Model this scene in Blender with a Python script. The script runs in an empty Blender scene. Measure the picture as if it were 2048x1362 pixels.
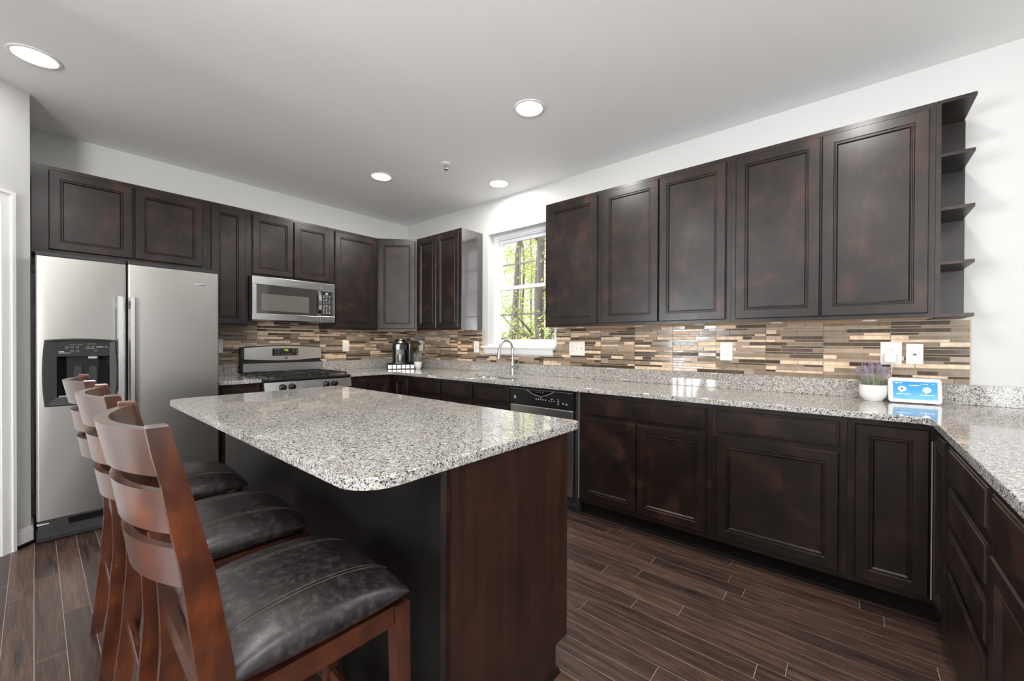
import bpy, bmesh, math, random
from mathutils import Vector, Matrix
R = math.radians
PI = math.pi
scene = bpy.context.scene
COL = scene.collection

# ------------------------------------------------------------------ camera
F_PX, YAW, PITCH, ROLL, PPY = 805.62, 40.158, -0.329, 0.2011, 8.44
cam_d = bpy.data.cameras.new('camera')
cam = bpy.data.objects.new('camera', cam_d)
COL.objects.link(cam)
scene.camera = cam
cam_d.sensor_fit = 'HORIZONTAL'
cam_d.sensor_width = 36.0
cam_d.lens = 36.0 * F_PX / 2048.0
cam_d.shift_y = PPY / 2048.0
cam_d.clip_start = 0.02
cam_d.clip_end = 200
_y, _p, _r = R(YAW), R(PITCH), R(ROLL)
fw = Vector((-math.sin(_y) * math.cos(_p), math.cos(_y) * math.cos(_p), math.sin(_p)))
rt = Vector((math.cos(_y), math.sin(_y), 0))
up = rt.cross(fw)
rt2 = rt * math.cos(_r) + up * math.sin(_r)
up2 = up * math.cos(_r) - rt * math.sin(_r)
M = Matrix((rt2, up2, -fw)).transposed().to_4x4()
M.translation = Vector((4.4067, -3.1156, 1.2279))
cam.matrix_world = M

# ------------------------------------------------------------------ view, sky, sun
scene.view_settings.view_transform = 'Standard'
scene.view_settings.look = 'None'
scene.view_settings.gamma = 1.0
scene.view_settings.use_curve_mapping = False
scene.view_settings.exposure = 0.07

W = bpy.data.worlds.new('sky_world')
scene.world = W
W.use_nodes = True
bg = W.node_tree.nodes['Background']
bg.inputs[0].default_value = (0.97, 0.965, 1.0, 1)
bg.inputs[1].default_value = 1.6


def add_light(name, kind, loc, energy, color=(1, 1, 1), rot=None, to=None, **kw):
    d = bpy.data.lights.new(name, kind)
    d.energy = energy
    d.color = color
    for k, v in kw.items():
        setattr(d, k, v)
    o = bpy.data.objects.new(name, d)
    COL.objects.link(o)
    o.location = loc
    if rot:
        o.rotation_euler = rot
    if to:
        o.rotation_euler = (Vector(to) - Vector(loc)).to_track_quat('-Z', 'Y').to_euler()
    return o


add_light('sun', 'SUN', (0, -10, 12), 4.5, (1, .95, .86), to=(2.2, -4.6, 4.0), angle=R(1.5))
# area lamps added outside the unseen openings for daylight, tilted up to brighten the ceiling
DAY = (0.93, 0.97, 1.0)
add_light('daylight_garden_door', 'AREA', (1.45, -7.9, 0.95), 110, DAY, to=(2.6, -3.4, 3.0),
          shape='RECTANGLE', size=0.9, size_y=1.9, spread=R(130))
add_light('fill_side_window', 'AREA', (1.35, -6.0, 1.35), 290, DAY, to=(5.0, -4.2, 2.9),
          shape='RECTANGLE', size=1.9, size_y=1.5, spread=R(130))  # unseen window, placed here to light ceiling and peninsula
add_light('fill_rear_window', 'AREA', (7.1, -7.95, 1.25), 40, DAY, to=(4.6, -3.5, 3.2),
          shape='RECTANGLE', size=1.8, size_y=1.3, spread=R(130))
# fill lamp added behind the camera, aimed up to even out the ceiling
add_light('ceiling_fill', 'AREA', (6.9, -5.9, 1.6), 112, (1, .995, .985), to=(3.4, -3.2, 3.0), shape='DISK', size=1.4, spread=R(120))

# ------------------------------------------------------------------ materials
MATS = {}


def new_mat(name):
    m = bpy.data.materials.new(name)
    m.use_nodes = True
    nt = m.node_tree
    b = nt.nodes['Principled BSDF']
    MATS[name] = m
    return m, nt, b


def simple(name, col, rough=.5, metal=0.0, spec=.5, coat=0.0, emit=None, estr=0, trans=0, alpha=1):
    m, nt, b = new_mat(name)
    b.inputs['Base Color'].default_value = (*col, 1)
    b.inputs['Roughness'].default_value = rough
    b.inputs['Metallic'].default_value = metal
    b.inputs['Specular IOR Level'].default_value = spec
    b.inputs['Coat Weight'].default_value = coat
    b.inputs['Coat Roughness'].default_value = .08
    if emit:
        b.inputs['Emission Color'].default_value = (*emit, 1)
        b.inputs['Emission Strength'].default_value = estr
    if trans:
        b.inputs['Transmission Weight'].default_value = trans
    return m


def nd(nt, t, **kw):
    n = nt.nodes.new(t)
    for k, v in kw.items():
        setattr(n, k, v)
    return n


def ramp(nt, stops, interp='LINEAR'):
    r = nt.nodes.new('ShaderNodeValToRGB')
    r.color_ramp.interpolation = interp
    e = r.color_ramp.elements
    while len(e) > 1:
        e.remove(e[-1])
    e[0].position = stops[0][0]
    e[0].color = (*stops[0][1], 1)
    for p, c in stops[1:]:
        x = e.new(p)
        x.color = (*c, 1)
    return r


def coords(nt, scale=(1, 1, 1), kind='Object'):
    tc = nd(nt, 'ShaderNodeTexCoord')
    mp = nd(nt, 'ShaderNodeMapping')
    mp.inputs['Scale'].default_value = scale
    nt.links.new(tc.outputs[kind], mp.inputs['Vector'])
    return mp.outputs[0]


def noise(nt, vec, scale, detail=3, rough=.5):
    n = nd(nt, 'ShaderNodeTexNoise')
    n.inputs['Scale'].default_value = scale
    n.inputs['Detail'].default_value = detail
    n.inputs['Roughness'].default_value = rough
    nt.links.new(vec, n.inputs['Vector'])
    return n.outputs['Fac']


def bump(nt, b, h, strength=.1, dist=.001):
    bp = nd(nt, 'ShaderNodeBump')
    bp.inputs['Strength'].default_value = strength
    bp.inputs['Distance'].default_value = dist
    nt.links.new(h, bp.inputs['Height'])
    nt.links.new(bp.outputs[0], b.inputs['Normal'])


def wood(name, stops, rough=.3, nscale=3.0, grain=(1, 1, .12), gscale=30, coat=.0, gmix=.35, bstr=.03, spec=.5):
    m, nt, b = new_mat(name)
    v = coords(nt)
    n1 = noise(nt, v, nscale, 4, .6)
    v2 = coords(nt, grain)
    n2 = noise(nt, v2, gscale, 3, .6)
    mx = nd(nt, 'ShaderNodeMix')
    mx.data_type = 'FLOAT'
    mx.inputs[0].default_value = gmix
    nt.links.new(n1, mx.inputs[2])
    nt.links.new(n2, mx.inputs[3])
    r = ramp(nt, stops)
    nt.links.new(mx.outputs[0], r.inputs[0])
    nt.links.new(r.outputs[0], b.inputs['Base Color'])
    b.inputs['Roughness'].default_value = rough
    b.inputs['Specular IOR Level'].default_value = spec
    b.inputs['Coat Weight'].default_value = coat
    b.inputs['Coat Roughness'].default_value = .22
    bump(nt, b, n2, bstr, .0006)
    return m


M_ESP = wood('espresso_stained_wood', [(.36, (.0075, .0052, .0048)), (.52, (.015, .0085, .0066)), (.68, (.046, .021, .014))],
             rough=.36, nscale=7, gmix=.22, coat=.26, spec=.36)
M_PANEL = wood('espresso_panel_wood', [(.3, (.015, .0075, .006)), (.5, (.029, .0125, .009)), (.75, (.055, .022, .014))],
               rough=.36, nscale=5, grain=(1, 1, .07), gscale=26, gmix=.6)
M_MAPLE = wood('natural_maple', [(.3, (.55, .33, .16)), (.7, (.72, .47, .26))], rough=.5)
M_STOOL = wood('cherry_stained_wood', [(.32, (.016, .005, .003)), (.5, (.055, .014, .006)), (.66, (.13, .034, .011))],
               rough=.25, nscale=7, grain=(1, 1, .1), gscale=40, coat=1.0, gmix=.3)
M_STOOL.node_tree.nodes['Principled BSDF'].inputs['Coat IOR'].default_value = 1.8
M_KICK = simple('black_toe_kick', (.008, .006, .0055), .6, spec=.12)

# granite
def granite(name):
    m, nt, b = new_mat(name)
    v = coords(nt)
    wob = nd(nt, 'ShaderNodeTexNoise')
    wob.inputs['Scale'].default_value = 160
    nt.links.new(v, wob.inputs['Vector'])
    addv = nd(nt, 'ShaderNodeMix')
    addv.data_type = 'RGBA'
    addv.blend_type = 'LINEAR_LIGHT'
    addv.inputs[0].default_value = .004
    nt.links.new(v, addv.inputs[6])
    nt.links.new(wob.outputs['Color'], addv.inputs[7])
    vo = nd(nt, 'ShaderNodeTexVoronoi')
    vo.inputs['Scale'].default_value = 330
    nt.links.new(addv.outputs[2], vo.inputs['Vector'])
    sep = nd(nt, 'ShaderNodeSeparateColor')
    nt.links.new(vo.outputs['Color'], sep.inputs[0])
    base = ramp(nt, [(0, (.56, .545, .51)), (.26, (.43, .42, .40)), (.46, (.31, .305, .30)), (.62, (.19, .19, .195)),
                     (.70, (.60, .575, .53)), (.84, (.42, .31, .23)), (.92, (.05, .05, .055))], 'CONSTANT')
    nt.links.new(sep.outputs[0], base.inputs[0])
    n = noise(nt, v, 55, 2, .5)
    r2 = ramp(nt, [(.40, (.88, .88, .88)), (.60, (1.12, 1.12, 1.12))])
    nt.links.new(n, r2.inputs[0])
    mul = nd(nt, 'ShaderNodeMix')
    mul.data_type = 'RGBA'
    mul.blend_type = 'MULTIPLY'
    mul.inputs[0].default_value = 1
    nt.links.new(base.outputs[0], mul.inputs[6])
    nt.links.new(r2.outputs[0], mul.inputs[7])
    # coarser dark flecks
    vo2 = nd(nt, 'ShaderNodeTexVoronoi')
    vo2.inputs['Scale'].default_value = 230
    nt.links.new(addv.outputs[2], vo2.inputs['Vector'])
    sep2 = nd(nt, 'ShaderNodeSeparateColor')
    nt.links.new(vo2.outputs['Color'], sep2.inputs[0])
    th = nd(nt, 'ShaderNodeMath', operation='GREATER_THAN')
    th.inputs[1].default_value = .90
    nt.links.new(sep2.outputs[1], th.inputs[0])
    mx = nd(nt, 'ShaderNodeMix')
    mx.data_type = 'RGBA'
    nt.links.new(th.outputs[0], mx.inputs[0])
    nt.links.new(mul.outputs[2], mx.inputs[6])
    mx.inputs[7].default_value = (.03, .03, .034, 1)
    nt.links.new(mx.outputs[2], b.inputs['Base Color'])
    b.inputs['Roughness'].default_value = .045
    b.inputs['Specular IOR Level'].default_value = .7
    return m


M_GRAN = granite('speckled_granite')


def paint(name, col, rough=.6):
    m, nt, b = new_mat(name)
    b.inputs['Base Color'].default_value = (*col, 1)
    b.inputs['Roughness'].default_value = rough
    b.inputs['Specular IOR Level'].default_value = .25
    bump(nt, b, noise(nt, coords(nt), 260, 2), .04, .0006)
    return m


M_WALL = paint('wall_paint', (.61, .61, .60))
M_CEIL = paint('ceiling_paint', (.93, .93, .925))
M_TRIM = simple('white_trim_paint', (.82, .82, .82), .35)
M_VINYL = simple('white_vinyl', (.80, .81, .83), .35)


def steel(name, col=(.56, .555, .54), rough=.26, grain=(1, 1, 90), aniso=.5, bs=.004):
    m, nt, b = new_mat(name)
    b.inputs['Base Color'].default_value = (*col, 1)
    b.inputs['Metallic'].default_value = 1
    n = noise(nt, coords(nt, grain), 9, 3, .7)
    r = ramp(nt, [(.3, (rough - .05,) * 3), (.7, (rough + .07,) * 3)])
    nt.links.new(n, r.inputs[0])
    nt.links.new(r.outputs[0], b.inputs['Roughness'])
    bump(nt, b, n, bs, .0005)
    return m


M_STEEL = steel('brushed_stainless_steel', rough=.30)
M_STEEL_F = steel('fridge_stainless_steel', (.44, .43, .405), .33, (1, 1, 110))
M_STEEL_L = steel('bright_stainless_steel', (.72, .72, .72), .20)
M_HANDLE = simple('satin_steel_handle', (.62, .62, .61), .24, 1)
M_NICK = simple('brushed_nickel', (.62, .61, .59), .22, 1)
M_CHROME = simple('chrome', (.8, .8, .8), .08, 1)
M_BLK = simple('black_plastic', (.012, .012, .013), .28)
M_BLKM = simple('matte_black_plastic', (.020, .020, .021), .5)
M_BLKG = simple('gloss_black_glass', (.010, .010, .011), .06, spec=.7)
M_GREYG = simple('dark_grey_oven_glass', (.045, .042, .038), .05, spec=.9)
M_WINM = simple('oven_window_mesh', (.13, .12, .105), .12, spec=.9)
M_IRON = simple('cast_iron', (.015, .015, .016), .42)
M_WPL = simple('white_plastic', (.80, .80, .78), .3)
M_DARKSLOT = simple('slot_shadow_grey', (.06, .06, .06), .6)
M_GREYP = simple('grey_print', (.55, .55, .55), .5)
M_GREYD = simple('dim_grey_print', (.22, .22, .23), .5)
M_GREEN = simple('green_display', (.2, .6, .05), .4, emit=(.45, .9, .05), estr=1.2)
M_WDISP = simple('white_display', (.8, .8, .8), .4, emit=(.9, .95, 1), estr=1.2)
M_LENS = simple('lit_lamp_lens', (1, 1, 1), .5, emit=(1, .99, .96), estr=5.0)
M_CER = simple('white_ceramic', (.80, .79, .77), .25)
M_SOIL = simple('dry_soil', (.09, .07, .05), .9)
M_STEM = simple('sage_green_stem', (.33, .37, .26), .7)
M_LAV = simple('lavender_bloom', (.36, .29, .56), .8)
M_LAVW = simple('pale_lavender_bloom', (.52, .47, .66), .8)
M_GROUT = simple('beige_grout', (.60, .50, .40), .8)
M_DUST = simple('light_floor_seam', (.50, .43, .38), .6)
M_RUBBER = simple('black_rubber', (.02, .02, .02), .6)
M_YEL = simple('yellow_foam', (.45, .5, .12), .7)
M_POD = simple('foil_pod_lid', (.62, .62, .63), .25, .6)
M_RED = simple('red_print', (.7, .06, .08), .5)
M_DKPRINT = simple('dark_print', (.05, .03, .05), .5)

# leather
m, nt, b = new_mat('brown_bonded_leather')
M_LEA = m
v = coords(nt)
n1 = noise(nt, v, 45, 5, .7)
r = ramp(nt, [(.35, (.009, .0065, .007)), (.5, (.020, .015, .0155)), (.68, (.060, .046, .047))])
nt.links.new(n1, r.inputs[0])
nt.links.new(r.outputs[0], b.inputs['Base Color'])
rr = ramp(nt, [(.3, (.37,) * 3), (.7, (.33,) * 3)])
nt.links.new(n1, rr.inputs[0])
nt.links.new(rr.outputs[0], b.inputs['Roughness'])
b.inputs['Specular IOR Level'].default_value = .6
vo = nd(nt, 'ShaderNodeTexVoronoi')
vo.inputs['Scale'].default_value = 260
nt.links.new(v, vo.inputs['Vector'])
bump(nt, b, noise(nt, v, 70, 5, .7), .35, .0012)
M_THREAD = simple('brown_seam_thread', (.11, .09, .08), .7)

# floor planks
m, nt, b = new_mat('dark_oak_planks')
M_FLOOR = m
at = nd(nt, 'ShaderNodeAttribute', attribute_name='rnd')
sc = nd(nt, 'ShaderNodeVectorMath', operation='SCALE')
nt.links.new(at.outputs['Color'], sc.inputs[0])
sc.inputs['Scale'].default_value = 37.0
ad = nd(nt, 'ShaderNodeVectorMath', operation='ADD')
nt.links.new(coords(nt, (1.1, 16, 1)), ad.inputs[0])
nt.links.new(sc.outputs[0], ad.inputs[1])
g1 = nd(nt, 'ShaderNodeTexNoise')
g1.inputs['Scale'].default_value = 3.2
g1.inputs['Detail'].default_value = 6
g1.inputs['Roughness'].default_value = .68
g1.inputs['Distortion'].default_value = .6
nt.links.new(ad.outputs[0], g1.inputs['Vector'])
sepc = nd(nt, 'ShaderNodeSeparateColor')
nt.links.new(at.outputs['Color'], sepc.inputs[0])
mth = nd(nt, 'ShaderNodeMath', operation='MULTIPLY_ADD')
nt.links.new(sepc.outputs[0], mth.inputs[0])
mth.inputs[1].default_value = .20
mth.inputs[2].default_value = -.10
ad2 = nd(nt, 'ShaderNodeVectorMath', operation='ADD')
nt.links.new(coords(nt, (5, 150, 1)), ad2.inputs[0])
nt.links.new(sc.outputs[0], ad2.inputs[1])
g2 = noise(nt, ad2.outputs[0], 2.0, 3, .6)
gm = nd(nt, 'ShaderNodeMath', operation='MULTIPLY_ADD')
nt.links.new(g2, gm.inputs[0])
gm.inputs[1].default_value = .55
gm.inputs[2].default_value = -.275
gs = nd(nt, 'ShaderNodeMath', operation='ADD')
nt.links.new(g1.outputs['Fac'], gs.inputs[0])
nt.links.new(gm.outputs[0], gs.inputs[1])
mad = nd(nt, 'ShaderNodeMath', operation='ADD')
nt.links.new(gs.outputs[0], mad.inputs[0])
nt.links.new(mth.outputs[0], mad.inputs[1])
r = ramp(nt, [(.22, (.018, .012, .011)), (.45, (.062, .036, .028)), (.60, (.118, .064, .046)), (.8, (.19, .12, .09))])
nt.links.new(mad.outputs[0], r.inputs[0])
nt.links.new(r.outputs[0], b.inputs['Base Color'])
rr = ramp(nt, [(.3, (.26,) * 3), (.7, (.42,) * 3)])
nt.links.new(g1.outputs['Fac'], rr.inputs[0])
nt.links.new(rr.outputs[0], b.inputs['Roughness'])
bump(nt, b, g1.outputs['Fac'], .25, .0012)

# mosaic tiles
def tile_mat(name, c1, c2, rough, spec=.5, coat=0):
    m, nt, b = new_mat(name)
    n = noise(nt, coords(nt), 30, 3, .6)
    r = ramp(nt, [(.35, c1), (.65, c2)])
    nt.links.new(n, r.inputs[0])
    nt.links.new(r.outputs[0], b.inputs['Base Color'])
    b.inputs['Roughness'].default_value = rough
    b.inputs['Specular IOR Level'].default_value = spec
    b.inputs['Coat Weight'].default_value = coat
    b.inputs['Coat Roughness'].default_value = .03
    return m


T_MATS = [tile_mat('dark_brown_glass_tile', (.055, .038, .024), (.095, .068, .045), .12, .5, .2),
          tile_mat('taupe_glass_tile', (.22, .165, .115), (.28, .215, .155), .16, .45, .15),
          tile_mat('light_taupe_glass_tile', (.33, .25, .185), (.40, .31, .235), .16, .45, .15),
          tile_mat('cream_travertine_tile', (.62, .45, .30), (.82, .66, .50), .38)]

# window glass
m, nt, b = new_mat('clear_window_glass')
M_GLASS = m
nt.nodes.remove(b)
tr = nd(nt, 'ShaderNodeBsdfTransparent')
gl = nd(nt, 'ShaderNodeBsdfGlossy')
gl.inputs['Roughness'].default_value = .01
fr = nd(nt, 'ShaderNodeFresnel')
fr.inputs[0].default_value = 1.3
ms = nd(nt, 'ShaderNodeMixShader')
nt.links.new(fr.outputs[0], ms.inputs[0])
nt.links.new(tr.outputs[0], ms.inputs[1])
nt.links.new(gl.outputs[0], ms.inputs[2])
nt.links.new(ms.outputs[0], nt.nodes['Material Output'].inputs[0])

M_BARK = wood('grey_brown_bark', [(.3, (.07, .060, .055)), (.7, (.24, .205, .19))], rough=.9, nscale=2, gscale=14, gmix=.6, bstr=.5)


def leafmat(name, c):
    m, nt, b = new_mat(name)
    b.inputs['Base Color'].default_value = (*c, 1)
    b.inputs['Roughness'].default_value = .6
    b.inputs['Specular IOR Level'].default_value = .2
    tl = nd(nt, 'ShaderNodeBsdfTranslucent')
    tl.inputs[0].default_value = (c[0] * 1.1, c[1] * 1.1, c[2] * .6, 1)
    mx = nd(nt, 'ShaderNodeMixShader')
    mx.inputs[0].default_value = .45
    nt.links.new(b.outputs[0], mx.inputs[1])
    nt.links.new(tl.outputs[0], mx.inputs[2])
    nt.links.new(mx.outputs[0], nt.nodes['Material Output'].inputs[0])
    return m


M_LEAF = [leafmat('spring_green_leaf', (.42, .56, .20)), leafmat('yellow_green_leaf', (.62, .64, .28)),
          leafmat('olive_green_leaf', (.32, .46, .14))]
M_GROUND = wood('leaf_litter_ground', [(.3, (.16, .12, .07)), (.55, (.30, .26, .12)), (.75, (.24, .34, .10))], rough=.95, nscale=1.5, bstr=.3)

# screen of the smart display: blue gradient picture (a lit screen)
m, nt, b = new_mat('lit_blue_screen')
M_SCREEN = m
v = coords(nt)
sx = nd(nt, 'ShaderNodeSeparateXYZ')
nt.links.new(v, sx.inputs[0])
ma = nd(nt, 'ShaderNodeMath', operation='MULTIPLY_ADD')
ma.inputs[1].default_value = -7.0
ma.inputs[2].default_value = .85
nt.links.new(sx.outputs[2], ma.inputs[0])
nn = noise(nt, v, 12, 2)
ma2 = nd(nt, 'ShaderNodeMath', operation='MULTIPLY_ADD')
ma2.inputs[1].default_value = .5
nt.links.new(nn, ma2.inputs[0])
nt.links.new(ma.outputs[0], ma2.inputs[2])
r = ramp(nt, [(.2, (.02, .28, .85)), (.6, (.04, .42, .95)), (1.0, (.25, .70, 1.0))])
nt.links.new(ma2.outputs[0], r.inputs[0])
nt.links.new(r.outputs[0], b.inputs['Emission Color'])
b.inputs['Emission Strength'].default_value = .95
b.inputs['Base Color'].default_value = (.02, .05, .1, 1)
b.inputs['Specular IOR Level'].default_value = .15
b.inputs['Roughness'].default_value = .3


# ------------------------------------------------------------------ geometry helpers
class MB:
    """collects verts and faces, then becomes ONE mesh object"""

    def __init__(s):
        s.v, s.f, s.m = [], [], []

    def add(s, vs, fs, mi=0):
        o = len(s.v)
        s.v += [tuple(x) for x in vs]
        s.f += [tuple(i + o for i in f) for f in fs]
        s.m += [mi] * len(fs)
        return s

    def box(s, x0, x1, y0, y1, z0, z1, mi=0, bev=0.0):
        x0, x1 = min(x0, x1), max(x0, x1)
        y0, y1 = min(y0, y1), max(y0, y1)
        z0, z1 = min(z0, z1), max(z0, z1)
        if bev <= 0:
            vs = [(x0, y0, z0), (x1, y0, z0), (x1, y1, z0), (x0, y1, z0), (x0, y0, z1), (x1, y0, z1), (x1, y1, z1), (x0, y1, z1)]
            return s.add(vs, [(0, 3, 2, 1), (4, 5, 6, 7), (0, 1, 5, 4), (1, 2, 6, 5), (2, 3, 7, 6), (3, 0, 4, 7)], mi)
        bm = bmesh.new()
        bmesh.ops.create_cube(bm, size=1)
        for q in bm.verts:
            q.co = Vector(((x0 + x1) / 2 + q.co.x * (x1 - x0), (y0 + y1) / 2 + q.co.y * (y1 - y0), (z0 + z1) / 2 + q.co.z * (z1 - z0)))
        bmesh.ops.bevel(bm, geom=list(bm.edges), offset=min(bev, .49 * min(x1 - x0, y1 - y0, z1 - z0)), segments=2, profile=.6, affect='EDGES')
        return s.bm(bm, mi)

    def bm(s, bm, mi=0, mat=None):
        bm.verts.index_update()
        vs = [(mat @ q.co if mat else q.co.copy()) for q in bm.verts]
        s.add(vs, [[q.index for q in f.verts] for f in bm.faces], mi)
        bm.free()
        return s

    def prism(s, poly, z0, z1, mi=0, axis='z'):
        n = len(poly)
        if axis == 'z':
            P = lambda a, b, c: (a, b, c)
        elif axis == 'x':
            P = lambda a, b, c: (c, a, b)
        else:
            P = lambda a, b, c: (a, c, b)
        vs = [P(a, b, z0) for a, b in poly] + [P(a, b, z1) for a, b in poly]
        fs = [tuple(range(n - 1, -1, -1)), tuple(range(n, 2 * n))] + [(i, (i + 1) % n, n + (i + 1) % n, n + i) for i in range(n)]
        return s.add(vs, fs, mi)

    def lathe(s, prof, c=(0, 0, 0), seg=32, mi=0, axis='z', a0=0, a1=2 * PI):
        full = abs(a1 - a0 - 2 * PI) < 1e-6
        n = seg if full else seg + 1
        vs, fs = [], []
        for r_, h in prof:
            for k in range(n):
                t = a0 + (a1 - a0) * k / seg
                a, b_ = r_ * math.cos(t), r_ * math.sin(t)
                if axis == 'z':
                    p = (c[0] + a, c[1] + b_, c[2] + h)
                elif axis == 'y':
                    p = (c[0] + a, c[1] - h, c[2] + b_)
                else:
                    p = (c[0] + h, c[1] + a, c[2] + b_)
                vs.append(p)
        for i in range(len(prof) - 1):
            for k in range(seg):
                k2 = (k + 1) % n
                fs.append((i * n + k, i * n + k2, (i + 1) * n + k2, (i + 1) * n + k))
        return s.add(vs, fs, mi)

    def tube(s, pts, rad, seg=10, mi=0, cap=True):
        pts = [Vector(p) for p in pts]
        n = len(pts)
        rads = rad if isinstance(rad, (list, tuple)) else [rad] * n
        vs, fs = [], []
        t0 = (pts[1] - pts[0]).normalized()
        ref = Vector((0, 0, 1)) if abs(t0.z) < .9 else Vector((1, 0, 0))
        u_ = t0.cross(ref).normalized()
        for i, p in enumerate(pts):
            t = (pts[min(i + 1, n - 1)] - pts[max(i - 1, 0)]).normalized()
            u_ = (u_ - t * u_.dot(t)).normalized()
            w = t.cross(u_)
            for k in range(seg):
                a = 2 * PI * k / seg
                vs.append(p + (u_ * math.cos(a) + w * math.sin(a)) * rads[i])
        for i in range(n - 1):
            for k in range(seg):
                k2 = (k + 1) % seg
                fs.append((i * seg + k, i * seg + k2, (i + 1) * seg + k2, (i + 1) * seg + k))
        if cap:
            fs += [tuple(range(seg - 1, -1, -1)), tuple((n - 1) * seg + k for k in range(seg))]
        return s.add(vs, fs, mi)

    def rings(s, rings, mi=0, close=True):
        """rings of equal length joined by quads, last one filled"""
        n = len(rings[0])
        vs = [p for r_ in rings for p in r_]
        fs = []
        for i in range(len(rings) - 1):
            for k in range(n):
                k2 = (k + 1) % n
                fs.append((i * n + k, i * n + k2, (i + 1) * n + k2, (i + 1) * n + k))
        if close:
            fs.append(tuple((len(rings) - 1) * n + k for k in range(n)))
        return s.add(vs, fs, mi)

    def build(s, name, mat, parent=None, smooth=False, angle=None):
        me = bpy.data.meshes.new(name)
        me.from_pydata(s.v, [], s.f)
        mats = mat if isinstance(mat, (list, tuple)) else [mat]
        for q in mats:
            me.materials.append(q)
        if len(mats) > 1:
            me.polygons.foreach_set('material_index', s.m)
        bm_ = bmesh.new()
        bm_.from_mesh(me)
        bmesh.ops.recalc_face_normals(bm_, faces=list(bm_.faces))
        bm_.to_mesh(me)
        bm_.free()
        if smooth:
            me.polygons.foreach_set('use_smooth', [True] * len(me.polygons))
            me.set_sharp_from_angle(angle=angle or R(40))
        me.update()
        o = bpy.data.objects.new(name, me)
        COL.objects.link(o)
        if parent:
            o.parent = parent
        return o


def tag(o, label, cat=None, group=None, kind=None):
    o['label'] = label
    if cat:
        o['category'] = cat
    if group:
        o['group'] = group
    if kind:
        o['kind'] = kind
    return o


def thing(name, label, cat, loc=(0, 0, 0), rz=0, group=None):
    o = bpy.data.objects.new(name, None)
    COL.objects.link(o)
    o.empty_display_size = .05
    o.location = loc
    o.rotation_euler = (0, 0, rz)
    return tag(o, label, cat, group)


def struct(o, label=None):
    o['kind'] = 'structure'
    if label:
        o['label'] = label
    return o


def text_mesh(name, body, size, mat, parent, loc, rot=(PI / 2, 0, 0), ext=.0003, align='CENTER', sx=1):
    cu = bpy.data.curves.new(name, 'FONT')
    cu.body = body
    cu.size = size
    cu.extrude = ext
    cu.align_x = align
    cu.align_y = 'CENTER'
    tmp = bpy.data.objects.new('tmp_text', cu)
    COL.objects.link(tmp)
    dg = bpy.context.evaluated_depsgraph_get()
    me = bpy.data.meshes.new_from_object(tmp.evaluated_get(dg))
    bpy.data.objects.remove(tmp)
    me.materials.clear()
    me.materials.append(mat)
    for q in me.vertices:
        q.co.x *= sx
    o = bpy.data.objects.new(name, me)
    COL.objects.link(o)
    o.parent = parent
    o.location = loc
    o.rotation_euler = rot
    return o


def round_rect(x0, x1, y0, y1, r_, n=5):
    pts = []
    for cx, cy, a in ((x1 - r_, y1 - r_, 0), (x0 + r_, y1 - r_, 90), (x0 + r_, y0 + r_, 180), (x1 - r_, y0 + r_, 270)):
        for k in range(n + 1):
            t = R(a + 90 * k / n)
            pts.append((cx + r_ * math.cos(t), cy + r_ * math.sin(t)))
    return pts


def fillet(poly, radii, n=6):
    out = []
    N = len(poly)
    for i, p in enumerate(poly):
        r_ = radii[i]
        p = Vector((*p, 0))
        if r_ <= 0:
            out.append((p.x, p.y))
            continue
        a = (Vector((*poly[i - 1], 0)) - p).normalized()
        b_ = (Vector((*poly[(i + 1) % N], 0)) - p).normalized()
        ang = a.angle(b_) / 2
        d = r_ / math.tan(ang)
        c = p + (a + b_).normalized() * (r_ / math.sin(ang))
        s0, s1 = p + a * d - c, p + b_ * d - c
        for k in range(n + 1):
            t = k / n
            w = (s0 * (1 - t) + s1 * t).normalized() * r_
            out.append((c.x + w.x, c.y + w.y))
    return out


def slab(name, outer, holes, z0, z1, mat, bev=.003, parent=None):
    """flat slab with optional holes and softly bevelled edges"""
    cu = bpy.data.curves.new(name, 'CURVE')
    cu.dimensions = '2D'
    cu.fill_mode = 'BOTH'
    for poly in [outer] + holes:
        sp = cu.splines.new('POLY')
        sp.points.add(len(poly) - 1)
        for i, (a, b_) in enumerate(poly):
            sp.points[i].co = (a, b_, 0, 1)
        sp.use_cyclic_u = True
    tmp = bpy.data.objects.new('tmp_slab', cu)
    COL.objects.link(tmp)
    dg = bpy.context.evaluated_depsgraph_get()
    me = bpy.data.meshes.new_from_object(tmp.evaluated_get(dg))
    bpy.data.objects.remove(tmp)
    me.materials.clear()
    me.materials.append(mat)
    bm_ = bmesh.new()
    bm_.from_mesh(me)
    bmesh.ops.remove_doubles(bm_, verts=list(bm_.verts), dist=1e-5)
    for q in bm_.verts:
        q.co.z = z0
    ex = bmesh.ops.extrude_face_region(bm_, geom=list(bm_.faces))
    for q in ex['geom']:
        if isinstance(q, bmesh.types.BMVert):
            q.co.z = z1
    bmesh.ops.recalc_face_normals(bm_, faces=list(bm_.faces))
    eds = [e for e in bm_.edges if len(e.link_faces) == 2 and e.calc_face_angle(0) > R(60) and abs(e.verts[0].co.z - e.verts[1].co.z) < 1e-6]
    bmesh.ops.bevel(bm_, geom=eds, offset=bev, segments=2, profile=.6, affect='EDGES')
    bm_.to_mesh(me)
    bm_.free()
    o = bpy.data.objects.new(name, me)
    COL.objects.link(o)
    if parent:
        o.parent = parent
    return o


# ------------------------------------------------------------------ the room
HC = 2.7215          # ceiling height
HG = 1.0165          # top of the granite upstand
XR = 8.5             # right wall
YF = -7.5            # wall behind the camera

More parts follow.
